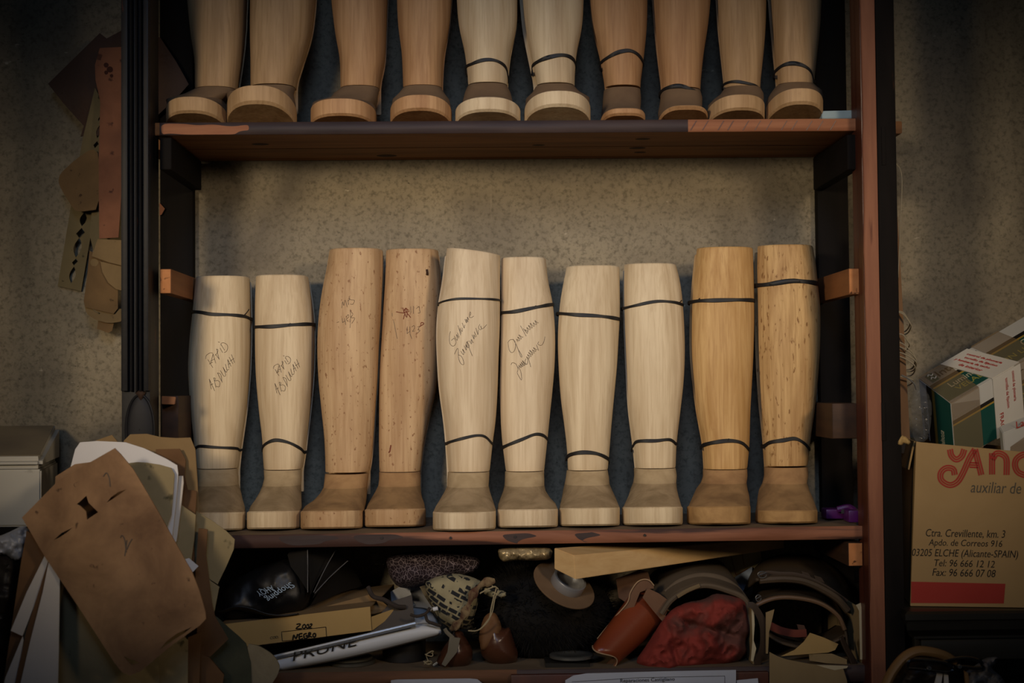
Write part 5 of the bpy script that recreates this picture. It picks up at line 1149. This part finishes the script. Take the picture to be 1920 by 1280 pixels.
# points on the front face from pixels
pn = dirr.cross(Vector((0, 0, 1))).normalized()
def onplane(px, py, pt, n):
    d = RC @ Vector(((px-960)/FPX, (640-py)/FPX, -1.0)); return CAMP+d*((pt-CAMP).dot(n)/d.dot(n))
fn = (FL_B-cl_).cross(dirr).normalized()
def F_(x, y): return onplane(x, y, cl_, fn)
M_redprint = mat('red_box_print', '#8e2b22', '#98322a', rough=.8, scale=6)
M_greyprint = mat('grey_box_print', '#4f4a40', rough=.8)
def quad(name, q, m, parent, lift=.0005, n=None):
    a, b, c, d = [Vector(p) for p in q]; n = n or (b-a).cross(d-a).normalized()
    if n.dot(CAMP-a) < 0: n = -n
    bm = hexa_bm([a+n*lift, b+n*lift, c+n*lift, d+n*lift, a, b, c, d]); return obj(name, bm, m, parent, smooth=False)
quad('red_band', (F_(1708.5, 1090), F_(1885, 1094), F_(1882, 1131), F_(1708, 1130)), M_redprint, cb_)
for s, l, r, yb_, yt_, sl_ in (('Ctra. Crevillente, km. 3', 1736, 1885, 1008.5, 992, 2), ('Apdo. de Correos 916', 1741, 1879, 1027, 1011, 2), ('03205 ELCHE (Alicante-SPAIN)', 1710, 1909, 1047, 1029, 3), ('Tel: 96 666 12 12', 1752, 1865, 1062, 1049, 2), ('Fax: 96 666 07 08', 1748, 1867, 1080, 1066, 2)):
    text(s, F_(l, yb_-1), F_(r, yb_+sl_), F_(l, yt_-1), M_ink, cb_, shear=.22, lift=.0006)
text('auxiliar de calzado', F_(1820, 923), F_(1990, 928), F_(1820, 902), M_greyprint, cb_, shear=.22, lift=.0006)
def stripes(name, pts, gap, m, parent, n=40):
    """three parallel printed lines following pts (pixels on the box front)"""
    c = smoothline([(x, y, 0) for x, y in pts], n) if len(pts) > 2 else smoothline([(x, y, 0) for x, y in pts], 6)
    bm = bmesh.new()
    for k in (-1, 0, 1):
        off = []
        for i, p in enumerate(c):
            t = (c[min(i+1, len(c)-1)]-c[max(i-1, 0)]).normalized(); q = (p.x-t.y*gap*k, p.y+t.x*gap*k); off.append(q)
        wv = gap*.33; rows = []
        for i, (x, y) in enumerate(off):
            t = (c[min(i+1, len(c)-1)]-c[max(i-1, 0)]).normalized()
            rows.append([F_(x-t.y*wv, y+t.x*wv)+fn_*0.0006, F_(x+t.y*wv, y-t.x*wv)+fn_*0.0006])
        grid_bm(rows, bm=bm)
    o = obj(name, bm, m, parent, smooth=False); s = o.modifiers.new('thickness', 'SOLIDIFY'); s.thickness = .0004; return o
fn_ = fn if fn.dot(CAMP-cl_) > 0 else -fn
for i, pts in enumerate(([(1781, 842), (1784, 854), (1793, 861), (1803, 855), (1808, 842)],
        [(1828, 842), (1818, 858), (1806, 885), (1795, 903), (1780, 909), (1765, 900), (1764, 886), (1774, 877), (1787, 879), (1790, 890)],
        [(1828, 842), (1840, 890)], [(1818, 871), (1834, 872)], [(1860, 849), (1860, 889)], [(1860, 862), (1868, 850), (1880, 852), (1887, 862), (1887, 890)],
        [(1932, 853), (1918, 852), (1906, 860), (1903, 872), (1908, 884), (1920, 890), (1932, 889)])):
    stripes('red_lettering', pts, 4.2, M_redprint, cb_)
# lamp packs inside the carton
M_pkw = mat('pack_white', '#a9a8a2', '#b5b4ae', rough=.5, scale=5)
M_pkg = mat('pack_green', '#0f4039', '#154a42', rough=.4, scale=5)
M_pkgold = mat('pack_gold', '#8a7230', '#9c8238', rough=.4)
M_pkblk = mat('pack_black', '#14110f', rough=.5)
M_pkc = mat('pack_cream_print', '#a8a288', rough=.6)
M_tape = mat('brown_packing_tape', '#8c7350', '#9a8260', rough=.25, spec=.5, alpha=.35)
M_tapew = mat('white_packing_tape', '#b9b5ac', '#c6c2b8', rough=.35, spec=.5)
M_redt = mat('tape_red_print', '#9a3028', rough=.6)
def lerp(a, b, t): return a+(b-a)*t
def pack(label, a0, a1, b0, c0, Ya, Yb, Yc, ext, grp):
    """a long lamp carton: a = upper long edge, b = near long edge, c = lower near edge; a0, b0, c0 at the near end"""
    A0, A1, B0, C0 = P(*a0, Ya), P(*a1, Ya), P(*b0, Yb), P(*c0, Yc)
    L_ = (A1-A0)*ext; D0 = A0+(C0-B0)
    r = thing('lamp_carton', label, 'box', C0, grp)
    cs = [B0, B0+L_, C0+L_, C0, A0, A0+L_, D0+L_, D0]
    obj('pack_body', hexa_bm(cs, .0015), M_pkw, r, angle=30)
    def face(o, u, v, strips):
        for n, m, v0, v1 in strips:
            q = [o+u*.004+v*v0, o+u*.996+v*v0, o+u*.996+v*v1, o+u*.004+v*v1]; quad(n, q, m, r, .0007)
    return r, A0, B0, C0, D0, L_, face
ST = [('black_stripe', M_pkblk, .34, .43), ('gold_stripe', M_pkgold, .43, .475), ('green_panel', M_pkg, .475, .93)]
r, A0, B0, C0, D0, L_, face = pack('green and white lamp carton, end towards us, wrapped in brown tape', (1722, 709), (1920, 593), (1783, 756), (1792, 868), .15, .045, .06, 1.25, 'lamp cartons in the brown box')
face(A0, L_, B0-A0, ST)
face(B0, L_, C0-B0, [('black_stripe', M_pkblk, .30, .36), ('gold_stripe', M_pkgold, .36, .39), ('green_panel', M_pkg, .39, .98)])
# end face strips
E_u = B0-A0; E_v = D0-A0
for n, m, u0, u1 in (('black_stripe', M_pkblk, .25, .42), ('gold_stripe', M_pkgold, .42, .50), ('green_panel', M_pkg, .50, .98)):
    quad(n, [A0+E_u*u0+E_v*.01, A0+E_u*u1+E_v*.01, A0+E_u*u1+E_v*.99, A0+E_u*u0+E_v*.99], m, r, .0007)
def ft(s, o, u, v, u0, u1, v0, v1, m, **k):
    """lettering on a face: o corner, u along, v downwards; runs u0..u1, from v1 (bottom) up to v0 (top)"""
    return text(s, o+u*u0+v*v1, o+u*u1+v*v1, o+u*u0+v*v0, m, r, lift=.0012, **k)
Fv = B0-A0; Gv = C0-B0
ft('Interelec', A0, L_, Fv, .10, .40, .08, .26, M_pkblk)
quad('logo', [A0+L_*.035+Fv*.06, A0+L_*.085+Fv*.06, A0+L_*.085+Fv*.30, A0+L_*.035+Fv*.30], M_pkg, r, .001)
strokes('logo_wave', [[(0, 0), (.3, -.1), (.6, .1), (1, 0)], [(0, .35), (.3, .25), (.6, .45), (1, .35)]], .0012, lambda x, y: A0+L_*(.042+.036*x)+Fv*(.11+.3*y)+Vector((0, -.002, .002)), M_pkw, r)
ft('Luminosa', A0, L_, Fv, .09, .33, .52, .66, M_pkc); ft('VELADO CON LUPA', A0, L_, Fv, .10, .72, .70, .82, mat('pack_yellow_print', '#8c8a40', rough=.6))
ft('CON LUPA', A0, L_, Fv, .62, .95, .52, .70, M_pkc)
ft('Interelec', B0, L_, Gv, .36, .66, .08, .20, M_pkblk); ft('VELADO CON LUPA', B0, L_, Gv, .30, .98, .50, .62, mat('pack_yellow_print', '#8c8a40', rough=.6))
ft('Interelec', A0, E_v, B0-A0, .28, .95, .06, .19, M_pkblk) if False else text('Interelec', A0+E_u*.21+E_v*.98, A0+E_u*.21+E_v*.42, A0+E_u*.05+E_v*.98, M_pkblk, r, lift=.0012)
text('Luminosa', A0+E_u*.72+E_v*.99, A0+E_u*.72+E_v*.60, A0+E_u*.58+E_v*.99, M_pkc, r, lift=.0012)
# tapes
def band_tape(name, u0, u1, du, m, h=1.0, lf=.0016):
    quad(name, [A0+L_*u0, A0+L_*u1, B0+L_*(u1+du), B0+L_*(u0+du)], m, r, lf)
    quad(name, [B0+L_*(u0+du), B0+L_*(u1+du), B0+L_*(u1+du)+Gv*h, B0+L_*(u0+du)+Gv*h], m, r, lf)
band_tape('brown_tape', .40, .60, .06, M_tape, 1.0, .0020)
band_tape('brown_tape', .0, .20, .0, M_tape, 1.0, .0020)
band_tape('white_tape', .17, .37, .13, M_tapew, 1.0, .0026)
for k, (s, a, b) in enumerate((('control de plomeria', .15, .85), ('tornillo de fijacion', .2, .85), ('y luminaria de techo', .1, .8), ('de interior', .3, .75))):
    uu0 = .215+.034*k; o0 = A0+L_*(.20+.036*(3-k))
    du_ = L_*.13+Fv
    p0, p1 = o0+du_*a*.9, o0+du_*b*.95
    text(s, p0, p1, p0+L_*.024, M_redt, r, lift=.0034)
for k, (s, a, b) in enumerate((('control de plomeria', .05, .55), ('tornillo de fijacion', .1, .6), ('FRAGIL', .62, .95))):
    o0 = B0+L_*(.33+.05*(2-k)); p0, p1 = o0+Gv*a, o0+Gv*b
    text(s, p0, p1, p0+L_*.026, M_redt, r, lift=.0034)
# tail of clear film at the end
inflate('film_fold', [(1712, 722), (1722, 710), (1740, 735), (1748, 760), (1745, 800), (1738, 828), (1712, 828), (1708, 770)], .10, .008, 10, mat('clear_film', '#8b8a84', '#9a9992', rough=.12, spec=.7, alpha=.15, bump=.4, bscale=30), r, amp=.01, ns=.06, edge=6)
r, A0, B0, C0, D0, L_, face = pack('small white pack with red lettering in the brown box', (1873, 799), (1935, 775), (1880, 812), (1884, 862), .035, .01, .012, 1.6, 'lamp cartons in the brown box')
text('Las T', B0+L_*.25+(C0-B0)*.02+Vector((0, -.0015, 0)), B0+L_*.62+(C0-B0)*.02+Vector((0, -.0015, 0)), B0+L_*.25-(C0-B0)*.24+Vector((0, -.0015, 0)), M_redt, r, lift=.0012)
quad('brown_tape', [B0+L_*.12+(C0-B0)*.6, B0+L_*.95+(C0-B0)*.1, C0+L_*.95, C0+L_*.10], M_tape, r, .001)
for o in [x for x in bpy.data.objects if x.get('label') == 'small white pack with red lettering in the brown box']: o['category'] = 'box'

# stick and wire coil on the right
M_stick = wood('grey_brown_stick', '#7a5a3c', '#94714e', rough=.8)
o = obj('wooden_batten', hexa_bm([P(1676, 405, .085), P(1683, 405, .085), P(1708, 850, .085), P(1690, 850, .085), P(1676, 405, .105), P(1683, 405, .105), P(1708, 850, .105), P(1690, 850, .105)], .001), M_stick); tag(o, 'thin wooden batten standing right of the black post', 'batten'); recentre(o)
M_wire = mat('cream_wire', '#9a8d72', '#ab9e82', rough=.5)
wc = []
for k, (y0, y1, xm) in enumerate(((583, 617, 1706), (586, 622, 1708), (625, 655, 1705), (642, 688, 1716), (650, 688, 1717), (660, 692, 1718), (668, 700, 1716), (704, 718, 1712))):
    wc += [P(1676, y0, .075), P(1692, y0+2, .07), P(xm-4, y0+(y1-y0)*.45, .07), P(xm, y0+(y1-y0)*.75, .078), P(xm-9, y1+4, .11), P(1682, y1+2, .112), P(1672, (y0+y1)/2+6, .095)]
o = obj('wire_coil', tube_bm(wc, .0013, 6, n=420), M_wire); tag(o, 'hank of cream electric wire hooked round the thin batten', 'wire'); recentre(o)
o = obj('wire', tube_bm([P(1678, 305, .06), P(1688, 318, .06), P(1691, 345, .06), P(1688, 420, .07), P(1684, 520, .075)], .001, 6, n=60), M_wire); tag(o, 'single thin wire hanging beside the black post above the wire hank', 'wire'); recentre(o)
o = obj('wire', tube_bm([P(1690, 703, .055), P(1702, 709, .055), P(1714, 719, .055), P(1718, 730, .06)], .0016, 6, n=30), mat('grey_wire', '#77746c', rough=.4)); tag(o, 'short grey wire end reaching the lamp cartons', 'wire'); recentre(o)
inflate('card_scrap', [(1683, 826), (1690, 815), (1700, 819), (1708, 828), (1704, 834), (1695, 830), (1690, 836), (1682, 834)], -.04, .006, 5, M_kbox, amp=.004, ns=.1, edge=3, label='small torn cardboard scrap on the corner of the large brown box', cat='scrap')

# bag with wooden rim bottom right
hb = thing('handbag', 'dark handbag with tan rim and black loop handles at lower right', 'bag', P(1740, 1330, -.16))
M_tan = mat('tan_leather_rim', '#6e5230', '#84653e', rough=.5, scale=9)
M_blk = mat('shiny_black_handle', '#0e0d0e', rough=.15, spec=.6)
obj('rim', tube_bm([P(1655, 1300, -.16), P(1672, 1262, -.16), P(1694, 1234, -.16), P(1718, 1221, -.16), P(1745, 1222, -.16), P(1770, 1229, -.155), P(1788, 1240, -.15)], .0085, 10, n=40, flat=1.3), M_tan, hb)
inflate('bag_body', [(1672, 1285), (1690, 1248), (1715, 1230), (1750, 1228), (1785, 1240), (1805, 1270), (1818, 1300), (1820, 1345), (1665, 1345)], -.12, .03, 40, mat('dark_bag_leather', '#17100c', '#221812', rough=.5), hb, amp=.008, ns=.04)
def loop(name, pts, Y, r_): obj(name, tube_bm([P(x, y, Y) for x, y in pts], r_, 8, n=60), M_blk, hb)
loop('handle', [(1701, 1249), (1704, 1239), (1725, 1236), (1755, 1239), (1778, 1245), (1787, 1254), (1775, 1259), (1745, 1256), (1720, 1253), (1703, 1252)], -.178, .0032)
loop('handle', [(1768, 1240), (1785, 1236), (1805, 1233), (1825, 1235), (1840, 1242), (1840, 1251), (1828, 1252), (1805, 1250), (1790, 1249)], -.172, .0032)
for x, y in ((1742, 1252), (1799, 1249)): cyl('rivet', P(x, y, -.183), Vector((0, -1, 0.001)), .004, .003, .003, M_buckle, hb)
for q in ([(1757, 1262), (1768, 1262), (1762, 1300), (1748, 1300)], [(1770, 1263), (1778, 1265), (1780, 1300), (1770, 1300)]):
    sheet('inner_paper', q, -.168, M_white2, hb, th=.0015)
sheet('side_gusset', [(1808, 1256), (1815, 1262), (1822, 1300), (1812, 1300)], -.16, M_tan, hb, th=.004)
inflate('plastic_bag', [(1806, 1262), (1830, 1246), (1846, 1233), (1872, 1230), (1866, 1246), (1858, 1252), (1880, 1270), (1895, 1300), (1880, 1340), (1815, 1340), (1812, 1290)], -.13, .03, 16, mat('grey_plastic_film', '#5b5a5a', '#727070', rough=.35, spec=.5), amp=.03, ns=.06, edge=6, label='crumpled grey plastic film beside the handbag', cat='plastic bag')
